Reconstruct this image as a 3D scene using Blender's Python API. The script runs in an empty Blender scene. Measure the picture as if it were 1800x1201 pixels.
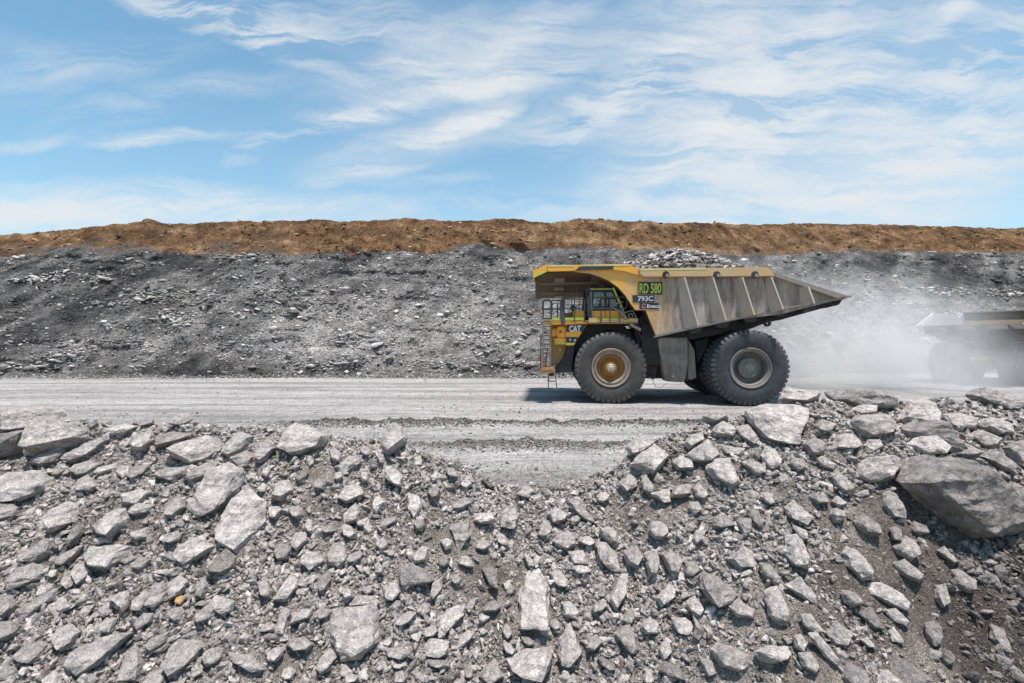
import bpy, bmesh, math, random
import numpy as np
from mathutils import Vector, Matrix, Euler
R = math.radians
C = bpy.context.scene.collection
random.seed(7)
rng = np.random.default_rng(11)

# ------------------------------------------------------------------ camera
scene = bpy.context.scene
F = 850.0; CX = 900.0; CY = 600.5; H = 3.05          # focal length in photo pixels, principal point, eye height (m)
cam_d = bpy.data.cameras.new('camera'); cam = bpy.data.objects.new('camera', cam_d); C.objects.link(cam)
cam.location = (0, 0, H); cam.rotation_euler = (R(90), 0, 0)
cam_d.sensor_width = 36; cam_d.lens = 17.0; cam_d.clip_start = 0.1; cam_d.clip_end = 6000
scene.camera = cam
scene.view_settings.view_transform = 'Standard'
scene.view_settings.look = 'None'; scene.view_settings.gamma = 1; scene.view_settings.use_curve_mapping = False
scene.view_settings.exposure = 0.54
scene.render.engine = 'CYCLES'
try:
    scene.cycles.volume_bounces = 2; scene.cycles.volume_step_rate = 3.0
    scene.cycles.transparent_max_bounces = 12; scene.cycles.use_denoising = True
except Exception: pass

# ------------------------------------------------------------------ sun + sky with high cirrus
SUN_EL, SUN_AZ = 78.0, 160.0        # azimuth from +Y towards +X: behind the camera, to the right
sd = Vector((math.sin(R(SUN_AZ))*math.cos(R(SUN_EL)), math.cos(R(SUN_AZ))*math.cos(R(SUN_EL)), math.sin(R(SUN_EL))))
sl = bpy.data.lights.new('sun', 'SUN'); sl.energy = 4.5; sl.angle = R(4.5); sl.color = (1, .942, .875)
so = bpy.data.objects.new('sun', sl); C.objects.link(so); so.rotation_euler = sd.to_track_quat('Z', 'Y').to_euler()
so.location = sd*60

world = bpy.data.worlds.new("World"); scene.world = world; world.use_nodes = True
nt = world.node_tree; nt.nodes.clear(); N = nt.nodes.new; LK = nt.links.new
def wmath(op, a, b=None, c=None, clamp=False):
    n = N('ShaderNodeMath'); n.operation = op; n.use_clamp = clamp
    for i, v in enumerate((a, b, c)):
        if v is None: continue
        if isinstance(v, (int, float)): n.inputs[i].default_value = v
        else: LK(v, n.inputs[i])
    return n.outputs[0]
sky = N('ShaderNodeTexSky'); sky.sky_type = 'NISHITA'; sky.sun_disc = False
sky.sun_elevation = R(SUN_EL); sky.sun_rotation = R(SUN_AZ); sky.air_density = 1.0; sky.dust_density = 0.6; sky.ozone_density = 1.6
tc = N('ShaderNodeTexCoord'); sep = N('ShaderNodeSeparateXYZ'); LK(tc.outputs['Generated'], sep.inputs[0])
ydir = wmath('MAXIMUM', wmath('ABSOLUTE', sep.outputs[1]), 0.12)
u = wmath('DIVIDE', sep.outputs[0], ydir); v = wmath('DIVIDE', sep.outputs[2], ydir)
comb = N('ShaderNodeCombineXYZ'); LK(u, comb.inputs[0]); LK(v, comb.inputs[1])
UV = comb.outputs[0]
# warp the sky coordinates a little so that streak edges feather
def wnoise(scale, detail, rough, vec, dist=0.0):
    n = N('ShaderNodeTexNoise'); n.inputs['Scale'].default_value = scale; n.inputs['Detail'].default_value = detail
    n.inputs['Roughness'].default_value = rough; n.inputs['Distortion'].default_value = dist; LK(vec, n.inputs['Vector']); return n
wn = wnoise(3.2, 5, .6, UV)
vs = N('ShaderNodeVectorMath'); vs.operation = 'SUBTRACT'; LK(wn.outputs['Color'], vs.inputs[0]); vs.inputs[1].default_value = (.5, .5, .5)
vsc = N('ShaderNodeVectorMath'); vsc.operation = 'SCALE'; LK(vs.outputs[0], vsc.inputs[0]); vsc.inputs['Scale'].default_value = 0.11
va = N('ShaderNodeVectorMath'); va.operation = 'ADD'; LK(UV, va.inputs[0]); LK(vsc.outputs[0], va.inputs[1])
WUV = va.outputs[0]
def fibre(ang, sx, sy, scale, detail=8, rough=.62, dist=.6):
    m = N('ShaderNodeMapping'); m.vector_type = 'POINT'; LK(WUV, m.inputs['Vector'])
    m.inputs['Rotation'].default_value = (0, 0, R(-ang)); m.inputs['Scale'].default_value = (sx, sy, 1)
    return wnoise(scale, detail, rough, m.outputs[0], dist).outputs['Fac']
fa = fibre(22, .8, 5.5, 3.0, 10, .66, .45); fb = fibre(-14, .9, 4.5, 3.6, 10, .66, .5); fc = fibre(38, .8, 4.6, 3.8, 10, .68, .4)
STREAKS = [  # photo pixels: cx, cy, half length, half width, angle, strength, fibre
 (600,40,330,62,-10,.85,'b'),(860,110,250,85,12,1.0,'a'),(925,62,200,42,36,.75,'c'),(740,150,220,40,3,.5,'b'),
 (820,216,115,26,20,1.25,'a'),(620,212,125,26,14,.9,'a'),(720,258,200,38,14,.75,'a'),(470,225,130,30,6,.45,'a'),
 (262,250,120,15,4,1.0,'a'),(70,246,130,14,2,.6,'a'),(450,265,62,22,20,.9,'a'),(640,310,120,16,8,.8,'a'),(740,325,120,12,2,.6,'a'),
 (1075,170,170,52,38,.9,'c'),(985,205,140,34,18,.6,'c'),(1220,60,220,120,40,.75,'c'),(1290,150,300,110,28,.85,'a'),
 (1330,240,320,100,36,1.05,'a'),(1560,120,420,110,26,.55,'a'),(1700,110,240,42,22,.75,'a'),(1640,270,430,130,22,1.15,'a'),
 (1480,330,420,70,8,.8,'a'),(1160,300,240,60,30,.55,'a'),(120,362,480,46,0,1.3,'b'),(900,372,1300,34,0,.42,'b'),
 (60,120,220,70,-8,.25,'b'),
]
STREAKS += [(430,60,260,26,-22,1.1,'b'),(350,25,200,30,-18,.8,'b'),(120,110,260,50,6,.4,'a'),(300,180,240,40,12,.4,'a'),(640,205,110,16,16,1.2,'a'),(810,225,120,18,20,1.3,'a'),(560,70,300,20,-16,1.0,'b'),(880,140,180,24,8,1.0,'a'),(1110,150,150,20,42,1.1,'c'),(1260,215,260,26,34,1.0,'a'),(1420,200,260,24,30,.9,'a'),(1600,90,260,22,28,.8,'a'),(1390,60,200,30,20,.7,'a'),(1500,180,520,230,30,.22,'d'),(1650,300,420,120,10,.5,'d'),(1250,200,330,170,40,.14,'d'),(820,110,330,110,12,.22,'d'),(750,255,260,50,14,.25,'d'),(100,375,600,46,0,.5,'d'),(1180,40,260,120,35,.25,'d')]
acc = {'a': None, 'b': None, 'c': None, 'd': None}
fd = fibre(30, 1.0, 2.0, 1.6, 6, .6, .3)
for cx, cy, hl, hw, ang, st, fk in STREAKS:
    if cx > 1150 and fk == 'a': fk = 'c'; ang += 8
    m = N('ShaderNodeMapping'); m.vector_type = 'TEXTURE'; LK(WUV, m.inputs['Vector'])
    m.inputs['Location'].default_value = ((cx-CX)/F, (CY-cy)/F, 0); m.inputs['Rotation'].default_value = (0, 0, R(ang))
    m.inputs['Scale'].default_value = (hl/F*1.15, hw/F*1.15, 1)
    g = N('ShaderNodeTexGradient'); g.gradient_type = 'SPHERICAL'; LK(m.outputs[0], g.inputs[0])
    s = wmath('MULTIPLY', g.outputs['Fac'], st)
    acc[fk] = s if acc[fk] is None else wmath('ADD', acc[fk], s)
tot = None
for k, f in (('a', fa), ('b', fb), ('c', fc), ('d', fd)):
    f2 = wmath('MULTIPLY', wmath('SUBTRACT', f, 0.40 if k != 'd' else 0.22), 4.8 if k != 'd' else 3.0, clamp=False)
    f3 = wmath('MAXIMUM', f2, 0.05)
    s = wmath('MULTIPLY', acc[k], f3)
    tot = s if tot is None else wmath('ADD', tot, s)
alpha = wmath('SUBTRACT', 1.0, wmath('POWER', 2.718, wmath('MULTIPLY', tot, -1.55)), clamp=True)
alpha = wmath('MULTIPLY', alpha, wmath('ADD', wmath('MULTIPLY', sep.outputs[1], 3.0), 0.9, clamp=True))
# thin veil that thickens to the horizon
veil = wmath('MULTIPLY', wmath('POWER', 2.718, wmath('MULTIPLY', wmath('MAXIMUM', v, 0.0), -5.0)), 0.66)
alpha2 = wmath('SUBTRACT', 1.0, wmath('MULTIPLY', wmath('SUBTRACT', 1.0, alpha), wmath('SUBTRACT', 0.95, veil)), clamp=True)
hsv = N('ShaderNodeHueSaturation'); hsv.inputs['Saturation'].default_value = 1.12; hsv.inputs['Value'].default_value = 1.35; hsv.inputs['Hue'].default_value = .485
LK(sky.outputs[0], hsv.inputs['Color'])
tint = N('ShaderNodeVectorMath'); tint.operation = 'MULTIPLY'; LK(hsv.outputs[0], tint.inputs[0]); tint.inputs[1].default_value = (.94, 1.12, 1.10)
mix = N('ShaderNodeMix'); mix.data_type = 'RGBA'; LK(alpha2, mix.inputs['Factor']); LK(tint.outputs[0], mix.inputs['A'])
mix.inputs['B'].default_value = (6.5, 6.75, 6.95, 1)
bg = N('ShaderNodeBackground'); bg.inputs['Strength'].default_value = 0.085; LK(mix.outputs['Result'], bg.inputs['Color'])
wo = N('ShaderNodeOutputWorld'); LK(bg.outputs[0], wo.inputs['Surface'])

# ------------------------------------------------------------------ tagging + mesh helpers
def tag(o, label=None, cat=None, group=None, kind=None):
    if label: o['label'] = label
    if cat: o['category'] = cat
    if group: o['group'] = group
    if kind: o['kind'] = kind
    return o
def empty(name, loc, rz=0):
    o = bpy.data.objects.new(name, None); C.objects.link(o); o.location = loc; o.rotation_euler = (0, 0, rz); o.empty_display_size = .3
    return o
def np_mesh(name, verts, faces, mat=None, parent=None, tone=None, smooth=False):
    """verts (n,3) array, faces (m,3|4) array -> linked object"""
    me = bpy.data.meshes.new(name); verts = np.asarray(verts, np.float32); faces = np.asarray(faces, np.int32)
    k = faces.shape[1]
    me.vertices.add(len(verts)); me.vertices.foreach_set('co', verts.ravel())
    me.loops.add(faces.size); me.loops.foreach_set('vertex_index', faces.ravel())
    me.polygons.add(len(faces)); me.polygons.foreach_set('loop_start', np.arange(0, faces.size, k, dtype=np.int32))
    if smooth: me.polygons.foreach_set('use_smooth', np.ones(len(faces), bool))
    me.update(calc_edges=True); me.validate()
    if tone is not None:
        a = me.attributes.new('tone', 'FLOAT', 'POINT'); a.data.foreach_set('value', np.asarray(tone, np.float32))
    o = bpy.data.objects.new(name, me); C.objects.link(o)
    if mat: me.materials.append(mat)
    if parent: o.parent = parent
    return o
def grid_faces(nu, nv):
    i = np.arange((nu-1)*(nv-1)); a = (i//(nu-1))*nu + i % (nu-1)
    return np.stack([a, a+1, a+nu+1, a+nu], 1)
# value noise
def _h(ix, iy, iz, s):
    h = (ix*374761393 + iy*668265263 + iz*2147483647 + s*974634777) & 0xffffffff
    h = ((h ^ (h >> 13))*1274126177) & 0xffffffff
    h = ((h ^ (h >> 16))*2246822519) & 0xffffffff
    return ((h ^ (h >> 15)) & 0xffffff)/float(0xffffff)
def vnoise(p, s=0):
    p = np.asarray(p, float); i = np.floor(p).astype(np.int64); f = p-i; f = f*f*f*(f*(f*6-15)+10); r = 0
    for dx in (0, 1):
        for dy in (0, 1):
            for dz in (0, 1):
                w = (f[..., 0] if dx else 1-f[..., 0])*(f[..., 1] if dy else 1-f[..., 1])*(f[..., 2] if dz else 1-f[..., 2])
                r = r + w*_h(i[..., 0]+dx, i[..., 1]+dy, i[..., 2]+dz, s)
    return r*2-1
def fbm(p, oct=5, s=0, gain=.5, lac=2.03):
    p = np.asarray(p, float); a = 1.; r = 0.; t = 0.
    for o in range(oct):
        r = r + a*vnoise(p, s+o*17); t += a; a *= gain; p = p*lac
    return r/t
def P3(x, y, z=0.):
    x, y, z = np.broadcast_arrays(x, y, z); return np.stack([x, y, z], -1)

# ------------------------------------------------------------------ materials
def newmat(name):
    m = bpy.data.materials.new(name); m.use_nodes = True; t = m.node_tree; b = t.nodes['Principled BSDF']; return m, t, b
def nd(t, typ, **kw):
    n = t.nodes.new(typ)
    for k, v_ in kw.items():
        if k in n.inputs: n.inputs[k].default_value = v_
        else: setattr(n, k, v_)
    return n
def noise(t, scale, detail=6, rough=.6, vec=None, dist=0.):
    n = nd(t, 'ShaderNodeTexNoise', Scale=scale, Detail=detail, Roughness=rough, Distortion=dist)
    if vec is not None: t.links.new(vec, n.inputs['Vector'])
    return n.outputs['Fac']
def mapping(t, scale=(1, 1, 1), rot=(0, 0, 0), coord='Object', loc=(0, 0, 0)):
    c = t.nodes.new('ShaderNodeTexCoord'); m = t.nodes.new('ShaderNodeMapping'); t.links.new(c.outputs[coord], m.inputs[0])
    m.inputs['Scale'].default_value = scale; m.inputs['Rotation'].default_value = rot; m.inputs['Location'].default_value = loc
    return m.outputs[0]
def ramp(t, fac, stops):
    r = t.nodes.new('ShaderNodeValToRGB'); t.links.new(fac, r.inputs[0]); el = r.color_ramp.elements
    while len(el) < len(stops): el.new(.5)
    for e, (p, c) in zip(el, stops):
        e.position = p; e.color = (c, c, c, 1) if isinstance(c, (int, float)) else (*c, 1)
    return r.outputs['Color']
def mixc(t, fac, a, b, mode='MIX'):
    m = t.nodes.new('ShaderNodeMix'); m.data_type = 'RGBA'; m.blend_type = mode
    for k, v_ in (('Factor', fac), ('A', a), ('B', b)):
        if isinstance(v_, (int, float)): m.inputs[k].default_value = v_ if k == 'Factor' else (v_, v_, v_, 1)
        elif isinstance(v_, tuple): m.inputs[k].default_value = (*v_, 1)
        else: t.links.new(v_, m.inputs[k])
    return m.outputs['Result']
def mth(t, op, a, b=None, clamp=False):
    n = t.nodes.new('ShaderNodeMath'); n.operation = op; n.use_clamp = clamp
    for i, v_ in enumerate((a, b)):
        if v_ is None: continue
        if isinstance(v_, (int, float)): n.inputs[i].default_value = v_
        else: t.links.new(v_, n.inputs[i])
    return n.outputs[0]
def bump(t, b, h, dist=.02, strength=1.0, prev=None):
    n = nd(t, 'ShaderNodeBump', Distance=dist, Strength=strength); t.links.new(h, n.inputs['Height'])
    if prev is not None: t.links.new(prev, n.inputs['Normal'])
    t.links.new(n.outputs[0], b.inputs['Normal']); return n.outputs[0]
def val(x): return x

# ---- rock (used by boulders and loose stones; 'tone' is the stone's lightness, painted shade included)
def rock_material(name, attr=True, base=(.36, .345, .335), scl=1.0, fine=1.0):
    m, t, b = newmat(name)
    if attr:
        a = nd(t, 'ShaderNodeAttribute', attribute_name='tone'); tone = a.outputs['Fac']
    v1 = mapping(t)
    big = noise(t, 2.2*scl, 6, .65, v1, .4); mid = noise(t, 9*scl, 8, .7, v1, .6); fin = noise(t, 42*scl, 6, .75, v1)
    vein = noise(t, 3.2*scl, 4, .5, mapping(t, (1, 1, 4), (.5, .3, .8)), 1.2)
    g = ramp(t, big, [(.3, tuple(x*.70 for x in base)), (.5, base), (.7, tuple(x*1.22 for x in base))])
    g = mixc(t, 1.0, g, ramp(t, mid, [(.30, (.42, .41, .42)), (.43, (.80, .79, .80)), (.52, (1., .99, .98)), (.62, (1.22, 1.2, 1.18)), (.74, (1.55, 1.52, 1.48))]), 'MULTIPLY')
    g = mixc(t, .9, g, ramp(t, fin, [(.34, .45), (.5, 1.0), (.66, 1.45)]), 'MULTIPLY')
    g = mixc(t, ramp(t, vein, [(.55, 0.), (.66, .35)]), g, (.34, .29, .24))
    if attr: 
        mm = t.nodes.new('ShaderNodeVectorMath'); mm.operation = 'SCALE'; t.links.new(g, mm.inputs[0]); t.links.new(tone, mm.inputs['Scale']); g = mm.outputs[0]
    t.links.new(g, b.inputs['Base Color']); b.inputs['Roughness'].default_value = .9; b.inputs['Specular IOR Level'].default_value = .25
    h = mth(t, 'ADD', mth(t, 'MULTIPLY', mid, 1.0), mth(t, 'MULTIPLY', fin, .35))
    chip = nd(t, 'ShaderNodeTexVoronoi', Scale=5.0*scl); chip.feature = 'F1'; t.links.new(mapping(t, (1, 1, 1.8), (.3, .2, .1)), chip.inputs['Vector'])
    p_ = bump(t, b, chip.outputs['Distance'], .10*fine, .55)
    bump(t, b, h, .07*fine, 1.0, p_)
    return m
M = {}
M['rock'] = rock_material('rock_surface', True, (.44, .396, .372))
M['stone'] = rock_material('loose_stone', True, (.44, .396, .372), 2.0, .5)
M['wallstone'] = rock_material('face_stone', True, (.42, .395, .375), .8, 1.0)
# ---- berm soil
m, t, b = newmat('rubble_soil'); v1 = mapping(t)
n1 = noise(t, .55, 5, .6, v1); n2 = noise(t, 7, 8, .75, v1, .3); n3 = noise(t, 40, 6, .8, v1)
vor = nd(t, 'ShaderNodeTexVoronoi', Scale=26.0); t.links.new(v1, vor.inputs['Vector'])
vor2 = nd(t, 'ShaderNodeTexVoronoi', Scale=60.0); t.links.new(v1, vor2.inputs['Vector'])
g = ramp(t, n1, [(.36, (.15, .123, .106)), (.55, (.36, .31, .275))])
g = mixc(t, 1., g, ramp(t, n2, [(.3, .6), (.5, 1.), (.7, 1.3)]), 'MULTIPLY')
g = mixc(t, .8, g, ramp(t, n3, [(.3, .5), (.5, 1.), (.7, 1.5)]), 'MULTIPLY')
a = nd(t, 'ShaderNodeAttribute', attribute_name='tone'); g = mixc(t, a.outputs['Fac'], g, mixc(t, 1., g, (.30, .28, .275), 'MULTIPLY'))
t.links.new(g, b.inputs['Base Color']); b.inputs['Roughness'].default_value = 1.; b.inputs['Specular IOR Level'].default_value = .1
hh = mth(t, 'SUBTRACT', mth(t, 'MULTIPLY', n2, 1.2), mth(t, 'MULTIPLY', vor.outputs['Distance'], .9))
p = bump(t, b, hh, .06, 1.); bump(t, b, mth(t, 'SUBTRACT', n3, vor2.outputs['Distance']), .02, 1., p)
M['soil'] = m
# ---- road: pale compacted crushed rock, tyre-polished lengthwise
m, t, b = newmat('haul_road_gravel'); v1 = mapping(t, (.6, 1.3, 1)); v2 = mapping(t, (.07, 1.0, 1)); v3 = mapping(t, (.45, 1.6, 1))
s1 = noise(t, .55, 2, .5, v2, .8); s2 = noise(t, 1.8, 2, .5, v2, 1.2); s3 = noise(t, 2.0, 7, .7, v3, .5); f1 = noise(t, 9, 8, .85, v1); f2 = noise(t, 34, 5, .85, v1)
g = ramp(t, s1, [(.36, (.26, .24, .232)), (.47, (.335, .31, .30)), (.62, (.41, .385, .372))])
g = mixc(t, 1., g, ramp(t, s2, [(.34, .93), (.5, 1.), (.68, 1.05)]), 'MULTIPLY')
g = mixc(t, 1., g, ramp(t, s3, [(.36, .66), (.47, .96), (.62, 1.12)]), 'MULTIPLY')
g = mixc(t, 1., g, ramp(t, f1, [(.40, .30), (.455, .72), (.50, 1.), (.62, 1.22)]), 'MULTIPLY')
g = mixc(t, .85, g, ramp(t, f2, [(.40, .35), (.48, .92), (.60, 1.3)]), 'MULTIPLY')
a = nd(t, 'ShaderNodeAttribute', attribute_name='tone'); g = mixc(t, a.outputs['Fac'], g, mixc(t, 1., g, (.30, .29, .29), 'MULTIPLY'))
t.links.new(g, b.inputs['Base Color']); b.inputs['Roughness'].default_value = 1.; b.inputs['Specular IOR Level'].default_value = .12
p = bump(t, b, mth(t, 'ADD', f1, mth(t, 'MULTIPLY', s3, 1.5)), .05, .8); bump(t, b, f2, .015, 1., p)
M['road'] = m
# ---- grey rock face
m, t, b = newmat('blasted_rock_face'); v1 = mapping(t); vst = mapping(t, (.22, .22, 1.4), (0, R(6), 0)); vd = mapping(t, (1.5, .3, .28), (0, R(40), 0))
n0 = noise(t, .075, 4, .55, v1); n1 = noise(t, .7, 8, .7, v1, .5); n2 = noise(t, 5, 8, .8, v1, .3); st_ = noise(t, 1.2, 6, .65, vst, .6); sl_ = noise(t, .8, 6, .6, vd, .3)
f3 = noise(t, 17, 5, .85, v1)
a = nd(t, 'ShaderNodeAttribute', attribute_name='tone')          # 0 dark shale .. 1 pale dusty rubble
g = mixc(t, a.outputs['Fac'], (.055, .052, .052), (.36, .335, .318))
g = mixc(t, 1., g, ramp(t, n1, [(.3, .62), (.5, 1.), (.7, 1.4)]), 'MULTIPLY')
g = mixc(t, 1., g, ramp(t, n2, [(.36, .30), (.47, .85), (.56, 1.15), (.68, 2.2)]), 'MULTIPLY')
g = mixc(t, .9, g, ramp(t, f3, [(.34, .45), (.5, 1.), (.66, 1.7)]), 'MULTIPLY')
g = mixc(t, 1., g, ramp(t, st_, [(.34, .7), (.5, 1.), (.66, 1.25)]), 'MULTIPLY')
g = mixc(t, .8, g, ramp(t, sl_, [(.34, .72), (.5, 1.), (.66, 1.2)]), 'MULTIPLY')
t.links.new(g, b.inputs['Base Color']); b.inputs['Roughness'].default_value = .95; b.inputs['Specular IOR Level'].default_value = .15
p = bump(t, b, mth(t, 'ADD', n1, mth(t, 'MULTIPLY', st_, .7)), .5, .8); p = bump(t, b, n2, .22, 1., p); bump(t, b, f3, .06, 1., p)
M['face'] = m
# ---- brown overburden
m, t, b = newmat('brown_clay'); v1 = mapping(t); vd = mapping(t, (1.6, .4, .35), (0, R(-30), 0)); vst = mapping(t, (.12, .12, .8))
n1 = noise(t, .35, 7, .65, v1, .4); n2 = noise(t, 3.2, 8, .8, v1, .3); sl_ = noise(t, .9, 7, .65, vd, .5); f3 = noise(t, 12, 5, .85, v1); st_ = noise(t, .8, 4, .6, vst)
g = ramp(t, n1, [(.28, (.06, .036, .024)), (.41, (.115, .064, .036)), (.52, (.19, .108, .056)), (.62, (.28, .175, .10)), (.74, (.44, .35, .27))])
g = mixc(t, 1., g, ramp(t, n2, [(.34, .3), (.46, .85), (.56, 1.1), (.70, 1.8)]), 'MULTIPLY')
g = mixc(t, 1., g, ramp(t, sl_, [(.34, .68), (.5, 1.), (.66, 1.25)]), 'MULTIPLY')
g = mixc(t, .7, g, ramp(t, st_, [(.36, (.62, .58, .55)), (.5, (1., 1., 1.)), (.66, (1.2, 1.22, 1.25))]), 'MULTIPLY')
g = mixc(t, .85, g, ramp(t, f3, [(.34, .45), (.5, 1.), (.66, 1.6)]), 'MULTIPLY')
a = nd(t, 'ShaderNodeAttribute', attribute_name='tone')
g = mixc(t, a.outputs['Fac'], g, mixc(t, 1., (.10, .095, .095), ramp(t, n2, [(.3, .5), (.5, 1.), (.7, 2.)]), 'MULTIPLY'))
t.links.new(g, b.inputs['Base Color']); b.inputs['Roughness'].default_value = 1.; b.inputs['Specular IOR Level'].default_value = .1
p = bump(t, b, mth(t, 'ADD', n1, sl_), .5, .7); p = bump(t, b, n2, .25, 1., p); bump(t, b, f3, .06, 1., p)
M['clay'] = m
M['claystone'] = rock_material('clay_lump', True, (.34, .21, .10), .8)
# ---- truck
def paint(name, col, dust=(.36, .32, .28), amt=.5, rough=.5, spec=.4, metal=0., scale=1.0, streak=True):
    m, t, b = newmat(name); v1 = mapping(t); vz = mapping(t, (2.2, 2.2, .35))
    n1 = noise(t, .9*scale, 7, .65, v1, .4); n2 = noise(t, 3.5*scale, 7, .7, vz, .3); n3 = noise(t, 22*scale, 5, .75, v1)
    f = mth(t, 'ADD', mth(t, 'MULTIPLY', n1, 1.0), mth(t, 'MULTIPLY', n2, .9 if streak else .2))
    fac = ramp(t, mth(t, 'ADD', f, mth(t, 'MULTIPLY', n3, .3)), [(.98-.30*amt, 0.), (1.28-.30*amt, 1.)])
    rr = t.nodes.new('ShaderNodeMapRange'); t.links.new(mth(t, 'ADD', f, mth(t, 'MULTIPLY', n3, .3)), rr.inputs[0])
    rr.inputs[1].default_value = 1.25-.55*amt; rr.inputs[2].default_value = 1.60-.5*amt; rr.inputs[3].default_value = .12*amt; rr.inputs[4].default_value = min(1, .45+.6*amt)
    g = mixc(t, rr.outputs[0], col, dust)
    g = mixc(t, .6, g, ramp(t, n3, [(.3, .6), (.5, 1.), (.7, 1.15)]), 'MULTIPLY')
    t.links.new(g, b.inputs['Base Color']); b.inputs['Specular IOR Level'].default_value = spec; b.inputs['Metallic'].default_value = metal
    t.links.new(ramp(t, rr.outputs[0], [(0, rough), (1, .92)]), b.inputs['Roughness'])
    bump(t, b, n3, .006, .5)
    return m
YEL = (.84, .385, .035)
M['yellow'] = paint('truck_yellow', YEL, (.46, .31, .16), .30, .42)
M['yellow_dusty'] = paint('dusty_yellow', (.62, .36, .09), (.46, .37, .27), .65, .55)
M['brownish'] = paint('grimy_yellow', (.36, .185, .04), (.32, .24, .15), .5, .6)
M['gold'] = paint('oily_gold', (.34, .14, .015), (.20, .095, .03), .5, .35, .5)
M['cream'] = paint('worn_rim', (.34, .27, .215), (.17, .125, .09), .5, .4, .5, .25)
M['rim_grey'] = paint('dusty_rim', (.15, .135, .12), (.25, .225, .205), .6, .55, .5, .2)
M['hub'] = paint('hub_metal', (.50, .42, .33), (.30, .23, .17), .35, .35, .5, .3)
M['tank'] = paint('dusty_tank', (.085, .066, .052), (.26, .225, .19), .75, .75)
M['black'] = paint('black_steel', (.018, .018, .020), (.10, .09, .08), .30, .5)
M['frame'] = paint('dark_frame', (.014, .013, .013), (.06, .052, .045), .35, .7)
M['rail'] = paint('dark_rail', (.045, .047, .052), (.20, .18, .16), .35, .45)
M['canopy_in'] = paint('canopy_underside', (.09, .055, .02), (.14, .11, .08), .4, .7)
M['beam'] = paint('dusty_beam', (.24, .20, .16), (.32, .28, .24), .6, .8)
M['plate_black'] = paint('black_decal', (.03, .03, .035), (.12, .11, .11), .3, .5, streak=False)
M['tray_floor'] = paint('worn_tray_steel', (.42, .41, .42), (.55, .53, .52), .6, .5, .5, .2)
M['rib'] = paint('lit_rib', (.46, .375, .31), (.30, .245, .205), .5, .6)  # paler than the side plate, imitating the rail's shade on the panels between
M['lit_edge'] = paint('lit_rib_edge', (.46, .41, .35), (.42, .33, .24), .4, .5)  # sunlit highlight of the rib edges, painted as a paler colour
def plain(name, col, rough=.6, emit=None, spec=.4):
    m, t, b = newmat(name); v1 = mapping(t); n = noise(t, 18, 5, .7, v1)
    g = mixc(t, .8, col, ramp(t, n, [(.35, .68), (.55, 1.)]), 'MULTIPLY'); t.links.new(g, b.inputs['Base Color'])
    b.inputs['Roughness'].default_value = rough; b.inputs['Specular IOR Level'].default_value = spec; return m
M['lime'] = plain('reflective_lime', (.50, .56, .07), .5)
M['lime_faded'] = plain('faded_lime', (.62, .56, .26), .6)
M['white'] = plain('white_decal', (.75, .74, .73), .6)
M['red'] = plain('red_paint', (.55, .06, .03), .5)
M['emblem'] = plain('faded_red', (.42, .15, .15), .6)
M['orange'] = plain('hi_vis_orange', (.95, .16, .02), .8)
M['navy'] = plain('navy_cloth', (.02, .03, .07), .9)
M['skin'] = plain('skin', (.45, .25, .17), .6)
M['hose'] = plain('rubber_hose', (.02, .02, .02), .5)
# tyre rubber
def rubber(name, col, dust, amt=.5):
    m, t, b = newmat(name); v1 = mapping(t)
    a = nd(t, 'ShaderNodeAttribute', attribute_name='tone'); n = noise(t, 2.5, 6, .7, v1); n3 = noise(t, 24, 5, .75, v1)
    f = mth(t, 'MULTIPLY', mth(t, 'ADD', mth(t, 'MULTIPLY', ramp(t, n, [(.35, 0.), (.7, 1.)]), .6), a.outputs['Fac']), ramp(t, n3, [(.3, .25), (.65, 1.)]), True)
    g = mixc(t, mth(t, 'MULTIPLY', f, amt), col, dust); t.links.new(g, b.inputs['Base Color'])
    b.inputs['Roughness'].default_value = .62; b.inputs['Specular IOR Level'].default_value = .4; bump(t, b, n3, .02, .6); return m
M['tyre'] = rubber('front_rubber', (.034, .030, .029), (.22, .20, .185), .55)
M['tyre_rear'] = rubber('rear_rubber', (.020, .024, .032), (.22, .205, .195), .5)
# body side steel: yellow near the front and along the lower front corner, scoured grey-brown behind
m, t, b = newmat('scoured_tray_paint'); v1 = mapping(t); vz = mapping(t, (2.6, 2.6, .4)); c = t.nodes.new('ShaderNodeTexCoord'); sx = t.nodes.new('ShaderNodeSeparateXYZ'); t.links.new(c.outputs['Object'], sx.inputs[0])
n1 = noise(t, .7, 7, .65, v1, .5); n2 = noise(t, 1.6, 7, .7, vz, .4); n3 = noise(t, 16, 6, .75, v1)
mr = t.nodes.new('ShaderNodeMapRange'); t.links.new(mth(t, 'ADD', mth(t, 'ADD', sx.outputs[0], mth(t, 'MULTIPLY', n1, 1.6)), mth(t, 'MULTIPLY', sx.outputs[2], .10)), mr.inputs[0])
mr.inputs[1].default_value = 1.9; mr.inputs[2].default_value = 4.3
grey = ramp(t, n2, [(.32, (.15, .115, .092)), (.46, (.27, .22, .187)), (.57, (.39, .335, .295)), (.70, (.56, .51, .475))])
rust = mixc(t, ramp(t, n1, [(.48, 0.), (.70, .5)]), grey, (.34, .23, .14))
g = mixc(t, mr.outputs[0], mixc(t, ramp(t, n2, [(.4, 0.), (.7, .7)]), (.74, .38, .06), (.50, .36, .22)), rust)
g = mixc(t, .75, g, ramp(t, n3, [(.3, .62), (.5, 1.), (.7, 1.2)]), 'MULTIPLY')
t.links.new(g, b.inputs['Base Color']); b.inputs['Roughness'].default_value = .6; b.inputs['Specular IOR Level'].default_value = .35; bump(t, b, n3, .012, .6)
M['tray'] = m
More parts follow.
